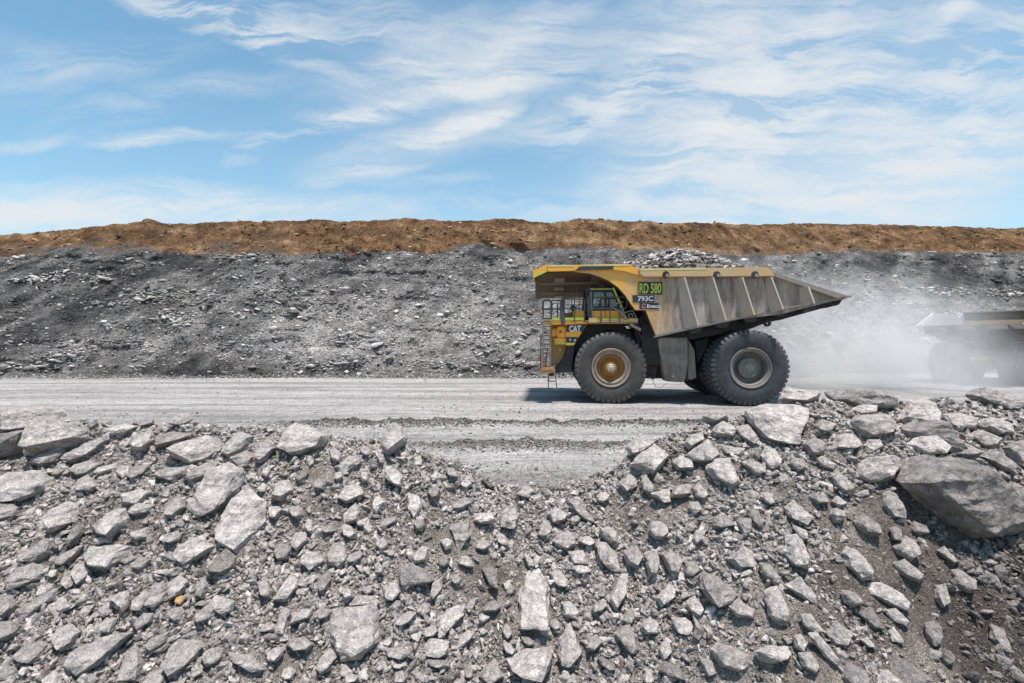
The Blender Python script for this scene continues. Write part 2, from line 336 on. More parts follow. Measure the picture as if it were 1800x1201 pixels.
# glass
m, t, b = newmat('cab_glass'); tr = nd(t, 'ShaderNodeBsdfTransparent'); tr.inputs[0].default_value = (.85, .90, .90, 1)
gl = nd(t, 'ShaderNodeBsdfGlossy'); gl.inputs['Roughness'].default_value = .04; gl.inputs[0].default_value = (.8, .85, .85, 1)
mx = nd(t, 'ShaderNodeMixShader'); mx.inputs[0].default_value = .06; t.links.new(tr.outputs[0], mx.inputs[1]); t.links.new(gl.outputs[0], mx.inputs[2])
t.links.new(mx.outputs[0], t.nodes['Material Output'].inputs['Surface']); M['glass'] = m

# ================================================================== ground, road, rock face
def structure(o): o['kind'] = 'structure'; return o
gv = [(-2500, -2500, -4.2), (2500, -2500, -4.2), (2500, 2500, -4.2), (-2500, 2500, -4.2)]
structure(np_mesh('ground', gv, [(0, 1, 2, 3)], M['soil']))

# --- haul road: one sheet, rutted lengthwise, with two low windrows of loose gravel
def road_z(x, y):
    z = .05*fbm(P3(x*.12, y*.7), 4, 3) + .025*fbm(P3(x*1.1, y*2.2), 4, 5)
    m1 = np.clip((x+9.5)/2.5, 0, 1)*np.clip((22-x)/6, 0, 1); m2 = np.clip((x+4)/2, 0, 1)*np.clip((14-x)/4, 0, 1)
    w1 = 17.75+.18*vnoise(P3(x*.35, 0*y), 9); w2 = 14.05+.2*vnoise(P3(x*.4, 0*y), 19)
    n = .6+.6*fbm(P3(x*2.2, y*2.2), 4, 8)
    z = z + m1*.24*np.exp(-((y-w1)/.28)**2)*n + m2*.22*np.exp(-((y-w2)/.33)**2)*n
    z = z-.7/(1+np.exp(-(x-31)/1.5))
    return z, np.clip(m1*np.exp(-((y-w1)/.34)**2)*1.0 + m2*np.exp(-((y-w2)/.40)**2)*.8, 0, 1)
xs = np.concatenate([np.linspace(-120, -30, 60)[:-1], np.linspace(-30, 34, 640)[:-1], np.linspace(34, 160, 80)])
ys = 9.75*np.exp(np.linspace(0, math.log(75/9.75), 250))
X, Y = np.meshgrid(xs, ys); Z, tn = road_z(X, Y)
o = np_mesh('haul_road', P3(X, Y, Z).reshape(-1, 3), grid_faces(len(xs), len(ys)), M['road'], tone=tn.ravel()*.85, smooth=True); structure(o)

# --- rock face behind the road
def itp(x, tab): a = np.array(tab, float); return np.interp(x, a[:, 0], a[:, 1])
SKYLINE = [(-400, 425), (0, 413), (100, 405), (200, 394), (262, 387), (300, 393), (420, 389), (560, 387), (620, 389), (720, 384), (800, 390), (880, 385), (920, 385), (958, 393), (1000, 386), (1060, 384), (1100, 388), (1200, 391), (1330, 394), (1420, 392), (1500, 394), (1600, 396), (1800, 402), (2300, 415)]
CLAYLINE = [(-400, 470), (0, 452), (80, 449), (110, 435), (160, 440), (200, 452), (260, 440), (330, 447), (430, 446), (520, 448), (580, 443), (640, 443), (720, 441), (760, 447), (800, 436), (840, 429), (880, 436), (930, 441), (1000, 437), (1100, 441), (1200, 441), (1300, 450), (1400, 446), (1500, 441), (1600, 443), (1700, 444), (1800, 447), (2300, 450)]
def face_base(x): return 40.6 + 17*(1/(1+np.exp(-(x-29.5)/1.7))) + .35*vnoise(P3(x*.25, 0*x), 31)
nx, n1_, n2_ = 900, 96, 46
fx = np.linspace(-95, 120, nx)
SL1, SL2 = 0.95, 1.15
def z_on_ray(py, base, sl):       # height at which a bank of given run reaches a given elevation in the photo
    k = (CY-py)/F; return (H+k*base)/(1-k*sl)
base = face_base(fx); zm = np.zeros(nx); zt = np.zeros(nx)
px = CX + F*fx/(base+12)
for _ in range(3):
    zm = z_on_ray(itp(px, CLAYLINE), base, SL1); px = CX+F*fx/(base+SL1*zm)
ym = base+SL1*zm; bm_ = ym-SL2*zm; pxt = px.copy()
for _ in range(3):
    zt = z_on_ray(itp(pxt, SKYLINE), bm_, SL2); pxt = CX+F*fx/(bm_+SL2*zt)
zt = np.maximum(zt + .18*fbm(P3(fx*.9, 0*fx), 4, 77), zm+1.0)
tt = np.linspace(0, 1, n1_)[:, None]
Zf = -1.3+tt*(zm+1.3); Yf = base + SL1*Zf; Xf = np.broadcast_to(fx, Zf.shape)
def face_off(X, Z, s=0):
    big = fbm(P3(X*.09, Z*.14), 4, 40+s)*1.5; mid = fbm(P3(X*.5, Z*.8), 5, 50+s)*.45; fine = fbm(P3(X*2.2, Z*3.2), 4, 60+s)*.16
    led = fbm(P3(X*.12, Z*1.1), 4, 70+s); m = np.clip(fbm(P3(X*.07, Z*.22), 3, 80+s)*2.2+.25, 0, 1)
    strat = (np.tanh(led*9)*.5)*m*.45
    gully = -np.abs(fbm(P3(X*.35+Z*.28, Z*.10), 4, 90+s))*.8+.2
    return big+mid+fine+strat+gully, strat
off, strat = face_off(Xf, Zf)
w = np.clip(np.minimum(tt*8, 1), 0, 1)
Yf2 = Yf + off*w*.8; Zf2 = Zf + .12*fbm(P3(Xf*1.4, Zf*1.4), 3, 99)*w
PX = CX+F*Xf/np.maximum(Yf, 1); PY = CY-F*(Zf-H)/Yf
def blob(x, y, cx, cy, rx, ry): return np.exp(-(((x-cx)/rx)**2+((y-cy)/ry)**2))
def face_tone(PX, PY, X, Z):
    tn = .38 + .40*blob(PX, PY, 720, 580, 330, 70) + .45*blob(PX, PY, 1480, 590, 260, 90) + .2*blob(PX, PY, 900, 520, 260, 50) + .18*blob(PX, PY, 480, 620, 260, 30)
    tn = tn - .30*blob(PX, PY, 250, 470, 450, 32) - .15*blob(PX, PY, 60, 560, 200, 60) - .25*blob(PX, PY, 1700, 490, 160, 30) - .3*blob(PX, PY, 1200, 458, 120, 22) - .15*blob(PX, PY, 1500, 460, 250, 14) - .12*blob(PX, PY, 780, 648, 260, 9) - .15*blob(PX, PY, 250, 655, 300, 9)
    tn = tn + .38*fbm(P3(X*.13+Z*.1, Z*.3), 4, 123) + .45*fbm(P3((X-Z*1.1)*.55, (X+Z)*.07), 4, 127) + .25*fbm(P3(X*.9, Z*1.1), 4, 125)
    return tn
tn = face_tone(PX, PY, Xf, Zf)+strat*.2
faceV = P3(Xf, Yf2, Zf2)
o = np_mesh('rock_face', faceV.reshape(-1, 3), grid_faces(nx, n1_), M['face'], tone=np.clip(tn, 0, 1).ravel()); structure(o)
t2 = np.linspace(0, 1, n2_)[:, None]
Zc = zm+(zt-zm)*t2; Yc = bm_+SL2*Zc; Xc = np.broadcast_to(fx, Zc.shape)
offc, _ = face_off(Xc, Zc, 5); offm = off[-1]*.8
ec = np.clip(t2*6, 0, 1)
offc = (offc*.35)*ec*np.clip((1-t2)*4+.25, 0, 1) + offm*(1-ec)
crag = (.5*fbm(P3(Xc*.8, Zc*.8), 5, 140)-.9*np.abs(fbm(P3((Xc+Zc*.8)*.45, Zc*.15), 4, 145))+.3)*ec
Yc = Yc+offc+crag; Zc2 = Zc+.10*fbm(P3(Xc*1.7, Zc*1.7), 4, 141)*ec
back_y = np.array([4., 12, 40, 120, 400])[:, None]; Yb = Yc[-1]+back_y; Zb = Zc2[-1]-np.array([.15, .6, 2, 6, 22])[:, None]+0*Yb
Yc = np.vstack([Yc, Yb]); Zc2 = np.vstack([Zc2, Zb]); Xc = np.broadcast_to(fx, Yc.shape)
PXc = CX+F*Xc/Yc; PYc = CY-F*(Zc2-H)/Yc
ct = 1.4*blob(PXc, PYc, 90, 441, 75, 10)+.9*blob(PXc, PYc, 225, 436, 55, 12)+.8*blob(PXc, PYc, 395, 432, 50, 8)+.5*blob(PXc, PYc, 840, 434, 60, 8)+.7*np.clip(1-(np.vstack([t2, np.ones((5, 1))]))*7, 0, 1)
ct = np.clip(ct+.8*fbm(P3(Xc*.5, Zc2*.9), 4, 150)-.25, 0, 1)
Zc2[0] = Zf2[-1]; Yc[0] = Yf2[-1]; Zc2[0] += .004
o = np_mesh('clay_bank', P3(Xc, Yc, Zc2).reshape(-1, 3), grid_faces(nx, n2_+5), M['clay'], tone=ct.ravel()); structure(o)

# --- the rubble bank in the foreground (a safety berm dipping to a notch in the middle)
CREST = [(-700, 760), (0, 748), (110, 746), (250, 750), (400, 757), (500, 764), (600, 772), (700, 784), (760, 802), (830, 828), (880, 852), (960, 856), (1040, 850), (1080, 828), (1130, 792), (1200, 758), (1290, 738), (1340, 724), (1400, 707), (1460, 706), (1500, 702), (1600, 704), (1700, 704), (1800, 700), (2500, 690)]
ZC = 9.7
def crest_z(x): return H-(itp(CX+F*x/ZC, CREST)-CY)/F*ZC
def berm_z(x, y):
    x = np.asarray(x, float); y = np.asarray(y, float); zc = crest_z(x); d = ZC-y
    front = zc-.60*np.maximum(d, 0)-.03*np.maximum(d-1.5, 0)+.0*d
    # hollowed flank below the huge boulder on the right
    front = front-.55*np.clip((x-4.6)/2.2, 0, 1)*np.clip((d-1.6)/1.0, 0, 1.6)
    back = zc-.55*np.maximum(-d, 0)-.10*d*d*(d < 0)
    z = np.where(d > 0, front, back)
    
    n = .17*fbm(P3(x*.55, y*.7), 3, 200)+.10*fbm(P3(x*1.9, y*1.9), 4, 210)+.035*fbm(P3(x*6.5, y*6.5), 4, 220)
    n = n*np.clip(1-(-d-.2)*.8, .2, 1)*np.clip((zc+.6)/.7, .6, 1)
    return np.maximum(z+n, -4.1)
bx = np.concatenate([np.linspace(-24, -10.5, 60)[:-1], np.linspace(-10.5, 11, 560)[:-1], np.linspace(11, 24, 60)])
by = np.concatenate([np.linspace(-2, 4.2, 40)[:-1], np.linspace(4.2, 10.2, 250)[:-1], np.linspace(10.2, 14.5, 60)])
def painted_shade(x, y, z):
    """shade under the huge boulder, put into soil and stone colour"""
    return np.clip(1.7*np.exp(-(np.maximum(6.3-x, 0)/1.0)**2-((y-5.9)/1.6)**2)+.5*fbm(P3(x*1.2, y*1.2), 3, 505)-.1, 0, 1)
X, Y = np.meshgrid(bx, by); Zb_ = berm_z(X, Y)
o = np_mesh('rubble_bank', P3(X, Y, Zb_).reshape(-1, 3), grid_faces(len(bx), len(by)), M['soil'], smooth=True, tone=painted_shade(X, Y, Zb_).ravel()); structure(o)  # tone carries the shade painted into the soil below the huge boulder

# ================================================================== loose stones
def hull_mesh(pts):
    bm = bmesh.new()
    for p in pts: bm.verts.new(p)
    bmesh.ops.convex_hull(bm, input=bm.verts[:]); bmesh.ops.delete(bm, geom=[v_ for v_ in bm.verts if not v_.link_faces], context='VERTS')
    bmesh.ops.triangulate(bm, faces=bm.faces[:]); bm.verts.index_update()
    v_ = np.array([p.co[:] for p in bm.verts]); f_ = np.array([[q.index for q in fc.verts] for fc in bm.faces]); bm.free(); return v_, f_
def rand_stone(n, r):
    a = np.array([1.2, r.uniform(.65, 1.0), r.uniform(.45, .8)])
    p = r.normal(size=(n, 3)); p /= np.linalg.norm(p, axis=1)[:, None]; p *= (r.uniform(.8, 1.08, (n, 1)))
    # a few planar breaks
    for _ in range(6):
        d = r.normal(size=3); d /= np.linalg.norm(d); k = r.uniform(.32, .60); s = p@d; p = p-np.outer(np.maximum(s-k, 0), d)
    return p*a*.5
PROTO = [hull_mesh(rand_stone(12+i % 5, rng)) for i in range(60)]
def refine(v_, f_, k, times=1, amp=.05):
    for _ in range(times):
        e = {}; v_ = list(map(tuple, v_)); nf = []
        def mid(a, b):
            q = (min(a, b), max(a, b))
            if q not in e: e[q] = len(v_); v_.append(tuple((np.array(v_[a])+np.array(v_[b]))/2))
            return e[q]
        for a, b, c in f_: x_, y_, z_ = mid(a, b), mid(b, c), mid(c, a); nf += [(a, x_, z_), (x_, b, y_), (z_, y_, c), (x_, y_, z_)]
        f_ = np.array(nf)
    v_ = np.array(v_); l = np.linalg.norm(v_, axis=1)[:, None]+1e-6
    return v_+v_/l*(amp*fbm(v_*4.5+k, 3, k) - .5*amp*np.abs(fbm(v_*9+k, 2, k+3)))[:, None], f_
PROTO_D = [refine(*hull_mesh(rand_stone(13+i % 6, rng)), i, 2, .085) for i in range(40)]
def rot_mats(n, r, normal=None, flat=.5):
    q = r.normal(size=(n, 4)); q /= np.linalg.norm(q, axis=1)[:, None]
    w_, x_, y_, z_ = q.T
    return np.stack([np.stack([1-2*(y_*y_+z_*z_), 2*(x_*y_-z_*w_), 2*(x_*z_+y_*w_)], -1), np.stack([2*(x_*y_+z_*w_), 1-2*(x_*x_+z_*z_), 2*(y_*z_-x_*w_)], -1), np.stack([2*(x_*z_-y_*w_), 2*(y_*z_+x_*w_), 1-2*(x_*x_+y_*y_)], -1)], 1)
def stone_field(name, pos, size, tone, mat, label=None, cat=None, elong=None, PROTO=PROTO):
    n = len(pos); Rm = rot_mats(n, rng); kind = rng.integers(0, len(PROTO), n); V = []; Fc = []; T = []; o0 = 0
    for k in range(len(PROTO)):
        ii = np.where(kind == k)[0]
        if not len(ii): continue
        pv, pf = PROTO[k]; v_ = np.einsum('nij,vj->nvi', Rm[ii], pv)*size[ii, None, None]
        if elong is not None: v_ = v_*np.array(elong)
        v_ = v_+pos[ii, None, :]
        V.append(v_.reshape(-1, 3)); Fc.append((pf[None]+(np.arange(len(ii))*len(pv))[:, None, None]+o0).reshape(-1, 3)); T.append(np.repeat(tone[ii], len(pv))); o0 += len(ii)*len(pv)
    o = np_mesh(name, np.concatenate(V), np.concatenate(Fc), mat, tone=np.concatenate(T))
    o['kind'] = 'stuff'
    if label: o['label'] = label; o['category'] = cat
    return o
def face_sample(n, clay=False):
    """random points on the rock face / clay bank meshes, weighted evenly over the visible picture"""
    G = P3(Xf, Yf2, Zf2) if not clay else P3(Xc[:n2_], Yc[:n2_], Zc2[:n2_])
    i = rng.uniform(0, G.shape[0]-1.001, n); j = rng.uniform(0, nx-1.001, n); i0 = i.astype(int); j0 = j.astype(int); a = (i-i0)[:, None]; b_ = (j-j0)[:, None]
    return G[i0, j0]*(1-a)*(1-b_)+G[i0+1, j0]*a*(1-b_)+G[i0, j0+1]*(1-a)*b_+G[i0+1, j0+1]*a*b_
def pix(p): return CX+F*p[:, 0]/p[:, 1], CY-F*(p[:, 2]-H)/p[:, 1]
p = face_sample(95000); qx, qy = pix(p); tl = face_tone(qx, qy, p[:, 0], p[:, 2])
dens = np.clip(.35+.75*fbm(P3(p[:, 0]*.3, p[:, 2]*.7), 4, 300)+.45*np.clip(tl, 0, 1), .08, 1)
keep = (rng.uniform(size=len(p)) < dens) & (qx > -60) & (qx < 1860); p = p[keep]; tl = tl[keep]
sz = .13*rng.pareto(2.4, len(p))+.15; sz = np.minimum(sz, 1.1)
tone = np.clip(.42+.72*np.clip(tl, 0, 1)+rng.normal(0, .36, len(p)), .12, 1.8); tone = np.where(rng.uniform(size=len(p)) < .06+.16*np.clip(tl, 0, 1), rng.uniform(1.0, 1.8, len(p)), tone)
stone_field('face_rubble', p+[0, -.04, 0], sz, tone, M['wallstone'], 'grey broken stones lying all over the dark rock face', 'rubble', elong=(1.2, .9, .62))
# bedded light ledges on the face: (photo x, y, half width, half height, count, tone)
LEDGES = [(65, 492, 45, 7, 60, 1.75), (95, 484, 55, 8, 35, 1.5), (170, 489, 30, 8, 45, 1.4), (10, 466, 30, 8, 35, .8), (300, 520, 90, 16, 220, 1.05), (310, 560, 40, 18, 110, 1.15), (350, 530, 60, 10, 80, .6), (190, 535, 50, 7, 45, 1.2), (500, 512, 55, 12, 110, 1.1), (470, 530, 80, 8, 70, .6), (430, 450, 40, 5, 50, 1.1), (60, 645, 50, 8, 30, 1.3), (110, 628, 45, 8, 35, 1.1), (120, 618, 30, 5, 20, 1.5), (1650, 512, 60, 10, 120, 1.75), (1770, 516, 40, 9, 80, 1.5), (1600, 505, 80, 8, 70, .7), (1400, 462, 30, 5, 25, 1.6), (1740, 488, 80, 12, 80, .4), (200, 605, 50, 9, 60, .4), (560, 640, 60, 10, 60, 1.2), (820, 640, 120, 10, 110, 1.2), (640, 600, 70, 20, 80, 1.25), (860, 600, 60, 20, 70, 1.3), (560, 545, 60, 25, 90, .5), (730, 520, 40, 10, 50, .45)]
def face_point(qx_, qy_):
    qx_ = np.atleast_1d(qx_).astype(float); qy_ = np.atleast_1d(qy_).astype(float); b = face_base(0*qx_); Yq = b+6
    for _ in range(8):
        x = (qx_-CX)/F*Yq; b = face_base(x); z = z_on_ray(qy_, b, SL1); Yq = b+SL1*z
    x = (qx_-CX)/F*Yq; j = np.clip(np.round((x-fx[0])/(fx[1]-fx[0])).astype(int), 0, nx-1); i = np.clip(np.round((z+1.3)/np.maximum(zm[j]+1.3, .1)*(n1_-1)).astype(int), 0, n1_-1)
    return P3(x, Yf2[i, j]-.1, z)
P_, S_, T_ = [], [], []
for cx_, cy_, rx, ry, n, tn_ in LEDGES:
    a = rng.uniform(0, 2*np.pi, n); r_ = np.sqrt(rng.uniform(size=n)); P_.append(face_point(cx_+rx*r_*np.cos(a), cy_+ry*r_*np.sin(a)*.8+rng.normal(0, 2, n))); S_.append(np.minimum(.25+.18*rng.pareto(2.2, n), 1.3)); T_.append(tn_*rng.uniform(.65, 1.15, n))
stone_field('ledge_blocks', np.concatenate(P_), np.concatenate(S_), np.concatenate(T_), M['wallstone'], 'pale and dark flat blocks weathering out of ledges in the rock face', 'rock ledges', elong=(1.5, .9, .55))
# toe of the face: dark fines + stones
n = 5000; x = rng.uniform(-50, 36, n); yb = face_base(x); d = rng.exponential(.35, n); p = P3(x, yb-d+.2, np.maximum(.02, .25-d*.5)*rng.uniform(.2, 1, n))
stone_field('face_toe_gravel', p, rng.uniform(.08, .3, n), rng.uniform(.3, 1.1, n), M['wallstone'], 'loose gravel strip along the foot of the rock face', 'gravel')
# clay lumps
p = face_sample(26000, True); qx, qy = pix(p); k = (qx > -60) & (qx < 1860); p = p[k]
k = rng.uniform(size=len(p)) < np.clip(.45+.8*fbm(P3(p[:, 0]*.4, p[:, 2]*.8), 4, 310), .05, 1); p = p[k]
sz = np.minimum(.12*rng.pareto(2.6, len(p))+.14, .9)
stone_field('clay_lumps', p, sz, np.clip(rng.normal(.75, .3, len(p)), .2, 1.6), M['claystone'], 'brown clay lumps scattered over the brown bank on top', 'clay lumps', elong=(1.2, 1, .7))
# stones along the skyline
n = 130; j = rng.integers(0, nx, n); p = P3(fx[j], Yc[n2_-1, j]+rng.uniform(-.5, .6, n), Zc2[n2_-1, j]+.02)
stone_field('skyline_lumps', p, np.minimum(.08*rng.pareto(2.4, n)+.12, .5), rng.uniform(.7, 1.2, n), M['claystone'], 'small brown lumps along the skyline of the bank', 'clay lumps')
# road gravel: thick on the two windrows, sparse elsewhere
n = 9000; x = rng.uniform(-10, 20, n); y1 = 17.75+rng.normal(0, .30, n); z, _ = road_z(x, y1); k = rng.uniform(size=n) < np.clip((x+9.5)/2.5, 0, 1)*np.clip((21-x)/5, 0, 1)
n_ = 6500; x2 = rng.uniform(-4.5, 13, n_); y2 = 14.05+rng.normal(0, .34, n_); z2, _ = road_z(x2, y2); k2 = rng.uniform(size=n_) < np.clip((x2+4)/2, 0, 1)
n3_ = 70000; y3 = 10*np.exp(rng.uniform(0, math.log(3.9), n3_)); x3 = rng.uniform(-1.1, 1.3, n3_)*y3; z3, _ = road_z(x3, y3)
cl = fbm(P3(x3*.15, y3*.6), 3, 333); k3 = rng.uniform(size=n3_) < np.clip(.45+1.6*cl, .05, 1)
n4 = 15000; y4 = 9.75+rng.exponential(.6, n4); x4 = rng.uniform(-4.5, 5.5, n4); z4, _ = road_z(x4, y4)
p = np.concatenate([P3(x, y1, z)[k], P3(x2, y2, z2)[k2], P3(x3, y3, z3)[k3], P3(x4, y4, z4)])
sz = np.concatenate([rng.uniform(.04, .17, k.sum()), rng.uniform(.035, .14, k2.sum()), np.minimum(.022*rng.pareto(2.5, k3.sum())+.03, .2), np.minimum(.02*rng.pareto(2.2, n4)+.02, .16)])
tn_ = np.concatenate([rng.uniform(.12, .6, k.sum()), rng.uniform(.15, .65, k2.sum()), rng.uniform(.12, .85, k3.sum()), rng.uniform(.4, 1.1, n4)])
stone_field('road_gravel', p, sz, tn_, M['stone'], 'crushed gravel in two low windrows and loose bits on the haul road', 'gravel')

# ================================================================== traced boulders and rocks of the foreground
def berm_hit(px_, py_):
    """where the ray through a photo point meets the rubble bank"""
    dx = (px_-CX)/F; dz = (CY-py_)/F; ys_ = np.linspace(4.0, 12.0, 1600); zz = H+dz*ys_; hz = berm_z(dx*ys_, ys_)
    k = np.where(zz <= hz)[0]
    if not len(k): y = ZC
    else: y = ys_[k[0]]
    return Vector((dx*y, y, H+dz*y))
def make_rock(name, pts, tone=1.0, thick=.42, seed=0, mat='rock', dist=0., down=.22, detail=None, face=None):
    """a broken rock: outline at its widest section, a smaller broken cap towards the open side, body buried in the bank"""
    r = np.random.default_rng(seed+500); pts = np.array(pts, float); c = pts.mean(0)
    p0 = berm_hit(c[0], min(c[1]+8, 1215)); Yd = p0.y-.02-dist
    up = Vector((0, -.62, .78)); n = (up*.75+(Vector((0, 0, H))-Vector((p0.x, Yd, p0.z))).normalized()*.75).normalized()
    if face is not None: n = (n*(1-face)+Vector((0, -1, -.12))*face).normalized()
    P0 = Vector(((c[0]-CX)/F*Yd, Yd, H+(CY-c[1])/F*Yd))
    W = []
    for a, b_ in pts:
        d = Vector(((a-CX)/F, 1, (CY-b_)/F)); s = (P0-Vector((0, 0, H))).dot(n)/d.dot(n); W.append(Vector((0, 0, H))+d*s)
    W = [w_-P0 for w_ in W]; area = 0
    ex = Vector((1, 0, 0)); ex = (ex-n*ex.dot(n)).normalized(); ey = n.cross(ex)
    q = [(w_.dot(ex), w_.dot(ey)) for w_ in W]
    for i in range(len(q)): area += q[i][0]*q[(i+1) % len(q)][1]-q[(i+1) % len(q)][0]*q[i][1]
    size = math.sqrt(abs(area)/2)+1e-3; t = thick*size*1.5
    V = []
    for w_ in W:
        V.append(w_*r.uniform(.97, 1.0)); V.append(w_*r.uniform(.86, .97)-n*t*r.uniform(.25, .5)); V.append(w_*r.uniform(.6, .85)-n*t*r.uniform(.8, 1.3))
    dn = -ey if ey.z > 0 else ey
    tilt = Vector((r.normal(0, .25), 0, 0))
    for i, w_ in enumerate(W):
        k = r.uniform(.62, .86); hgt = t*r.uniform(.38, .75)*(1.0+.5*(w_.dot(dn)/size)) + w_.x*tilt.x*.35
        V.append(w_*k+dn*size*down*.6+n*max(.06*t, hgt))
    V.append(n*t*r.uniform(.6, .85)+dn*size*down+ex*size*r.normal(0, .12))
    lo = min(w_.z for w_ in W)
    v_, f_ = hull_mesh(V)
    bm = bmesh.new(); bv = [bm.verts.new(a) for a in v_]
    for fc in f_: bm.faces.new([bv[i] for i in fc])
    bmesh.ops.dissolve_limit(bm, angle_limit=R(9), verts=bm.verts[:], edges=bm.edges[:]); bmesh.ops.triangulate(bm, faces=bm.faces[:])
    pxs = size/Yd*F; tgt = max(.02, min(size*.08, 5/F*Yd)) if detail is None else detail
    for _ in range(6):
        ed = [e for e in bm.edges if e.calc_length() > tgt*1.7]
        if not ed or len(bm.faces) > 7000: break
        bmesh.ops.subdivide_edges(bm, edges=ed, cuts=1, use_grid_fill=False); bmesh.ops.triangulate(bm, faces=[fc for fc in bm.faces if len(fc.verts) > 3])
    bmesh.ops.smooth_vert(bm, verts=bm.verts[:], factor=.12, use_axis_x=True, use_axis_y=True, use_axis_z=True)
    bm.normal_update(); co = np.array([a.co[:] for a in bm.verts]); nn = np.array([a.normal[:] for a in bm.verts]); s = seed*3.7
    q1 = fbm(co/size*1.8+s, 3, seed % 50); q2 = fbm(co/size*6+s, 4, 3+seed % 50); strat = fbm((co@np.array([[.8, 0, 0], [0, .9, 0], [.3, .4, 6]]))/size+s, 3, 9)
    co = co+nn*(size*(.05*q1+.032*q2-.03*np.abs(fbm(co/size*3.1+s, 3, 21))+.022*np.tanh(strat*8)))[:, None]
    me = bpy.data.meshes.new(name)
    for a, c_ in zip(bm.verts, co): a.co = c_
    for fc in bm.faces: fc.smooth = False
    bm.to_mesh(me); bm.free()
    at = me.attributes.new('tone', 'FLOAT', 'POINT'); at.data.foreach_set('value', np.full(len(me.vertices), tone, np.float32))
    me.materials.append(M[mat]); o = bpy.data.objects.new(name, me); C.objects.link(o); o.location = P0
    return o
ROCKS = []
def K(label, pts, tone=1.0, thick=.42, name='rock', **kw): ROCKS.append((label, pts, tone, thick, name, kw))
# label, outline in photo pixels, lightness of the stone, thickness
K('layered pale slab lying on the crest at the left edge of the bank', [(-10,722),(57,716),(112,717),(123,740),(70,750),(22,760),(-10,762)],1.0,.3)
K('dark smooth-sided boulder below the layered slab at the left edge', [(-8,762),(65,755),(52,800),(-8,815)],.62,.5,'boulder',face=.9,down=-.15)
K('rounded pale boulder behind the long tilted slabs near the left edge', [(47,800),(60,757),(75,743),(105,740),(157,757),(158,772),(120,792),(62,802)],1.05,.6,'boulder')
K('long tilted slab pointing up to the right beside the rounded pale boulder', [(105,810),(112,800),(190,760),(196,770),(160,800),(125,815)],.95,.35)
K('dark-bellied slab lying left under the long tilted slab', [(46,815),(60,802),(105,782),(116,792),(100,812),(75,820)],.8,.4)
K('broad oval boulder with a rough pale top at the left edge', [(-10,840),(20,830),(55,826),(96,839),(93,862),(45,882),(-10,882)],1.05,.5,'boulder',face=.2,down=.4)
K('small boulder cut by the left edge under the broad oval boulder', [(-10,884),(20,884),(37,892),(35,908),(-10,924)],.85,.5)
K('flat-topped pale rock with a shaded lower face left of the notch ridge', [(289,790),(315,776),(362,762),(391,770),(396,787),(375,807),(340,822),(300,803)],1.1,.42,'boulder')
K('tilted block leaning right of the flat-topped pale rock', [(385,800),(398,778),(420,757),(446,767),(436,790),(405,806)],1.0,.5)
K('angular rock wedged under the tilted block', [(400,807),(435,790),(452,802),(441,820),(420,827)],.95,.5)
K('long narrow slab touching the top of the big pentagonal boulder', [(320,842),(350,820),(385,805),(386,814),(362,838),(335,848)],1.0,.35)
K('big pentagonal boulder with a white patch on its right shoulder', [(335,885),(345,855),(367,822),(405,808),(426,822),(434,847),(400,890),(372,908),(345,906)],1.05,.5,'boulder',face=.25,down=.35)
K('large pale mottled slab lying below the big pentagonal boulder', [(376,930),(392,895),(435,850),(468,882),(468,915),(442,950),(418,981),(396,966),(380,948)],1.25,.22,'boulder')
K('squat angular rock above the fine rubble at the far left', [(130,860),(140,842),(155,832),(176,855),(165,864),(140,866)],1.0,.5)
K('broad low rock with a grey flat top behind the squat angular rock', [(120,825),(135,814),(155,809),(181,815),(160,833),(135,841)],.9,.4)
K('smooth pale brick-shaped rock in the upper left rubble', [(164,832),(172,822),(205,814),(206,823),(175,837)],1.2,.4)
K('small cubic rock right of the pale brick-shaped rock', [(203,830),(212,817),(233,817),(234,838),(220,845)],1.05,.6)
K('large sandy-topped rock with a dark pointed underside at the left', [(80,922),(85,898),(120,879),(136,886),(142,902),(136,918),(95,941),(82,936)],1.15,.5,'boulder')
K('large pale wedge with a pointed lower corner left of the mottled slab', [(160,925),(175,912),(190,902),(220,890),(229,910),(225,925),(198,949),(175,940)],1.1,.5,'boulder')
K('flat lens-shaped rock resting above the pale wedge', [(220,900),(240,883),(275,887),(260,900),(232,906)],1.05,.3)
K('pair-topped rough rock over the flat lens-shaped rock', [(212,868),(245,857),(266,865),(246,888),(215,886)],1.1,.4)
K('rough layered rock under the flat-topped pale rock', [(265,836),(290,822),(332,819),(331,833),(302,847)],.9,.45)
K('little dark-fronted cube on the crest at the left', [(247,752),(248,739),(270,737),(271,746)],.75,.5)
K('small pointed slab on the crest beyond the cube', [(296,746),(311,730),(329,723),(340,736),(320,750)],1.0,.3)
K('dark smooth-faced rock just below the crest at the left', [(273,790),(276,765),(300,757),(346,762),(312,778)],.72,.4)
K('pale low rock on the crest between the rounded boulder and the cube', [(180,752),(217,745),(248,750),(217,766),(190,763)],1.2,.35)
K('curved rock with an overhanging lip in the lower left rubble', [(144,977),(155,960),(195,956),(233,960),(230,977),(200,1004),(185,997),(155,999)],1.1,.5,'boulder')
K('diamond-shaped rock below the curved overhanging rock', [(121,1007),(140,984),(166,1000),(160,1017),(139,1032)],1.1,.4)
K('pale sandy slab alone on fine rubble below the mottled slab', [(303,982),(312,958),(357,940),(376,960),(365,973),(325,995)],1.2,.3,'boulder')
K('narrow pointed rock leaning on the curved overhanging rock', [(95,993),(107,975),(148,954),(135,978),(110,996)],1.0,.45)
K('long dark bar-shaped rock near the lower left edge', [(23,1077),(62,1050),(110,1028),(96,1054),(42,1099)],.85,.5,'boulder')
K('rounded brown boulder half buried at the left edge', [(7,1027),(27,1000),(57,988),(83,1000),(76,1018),(17,1042)],.9,.5,'boulder')
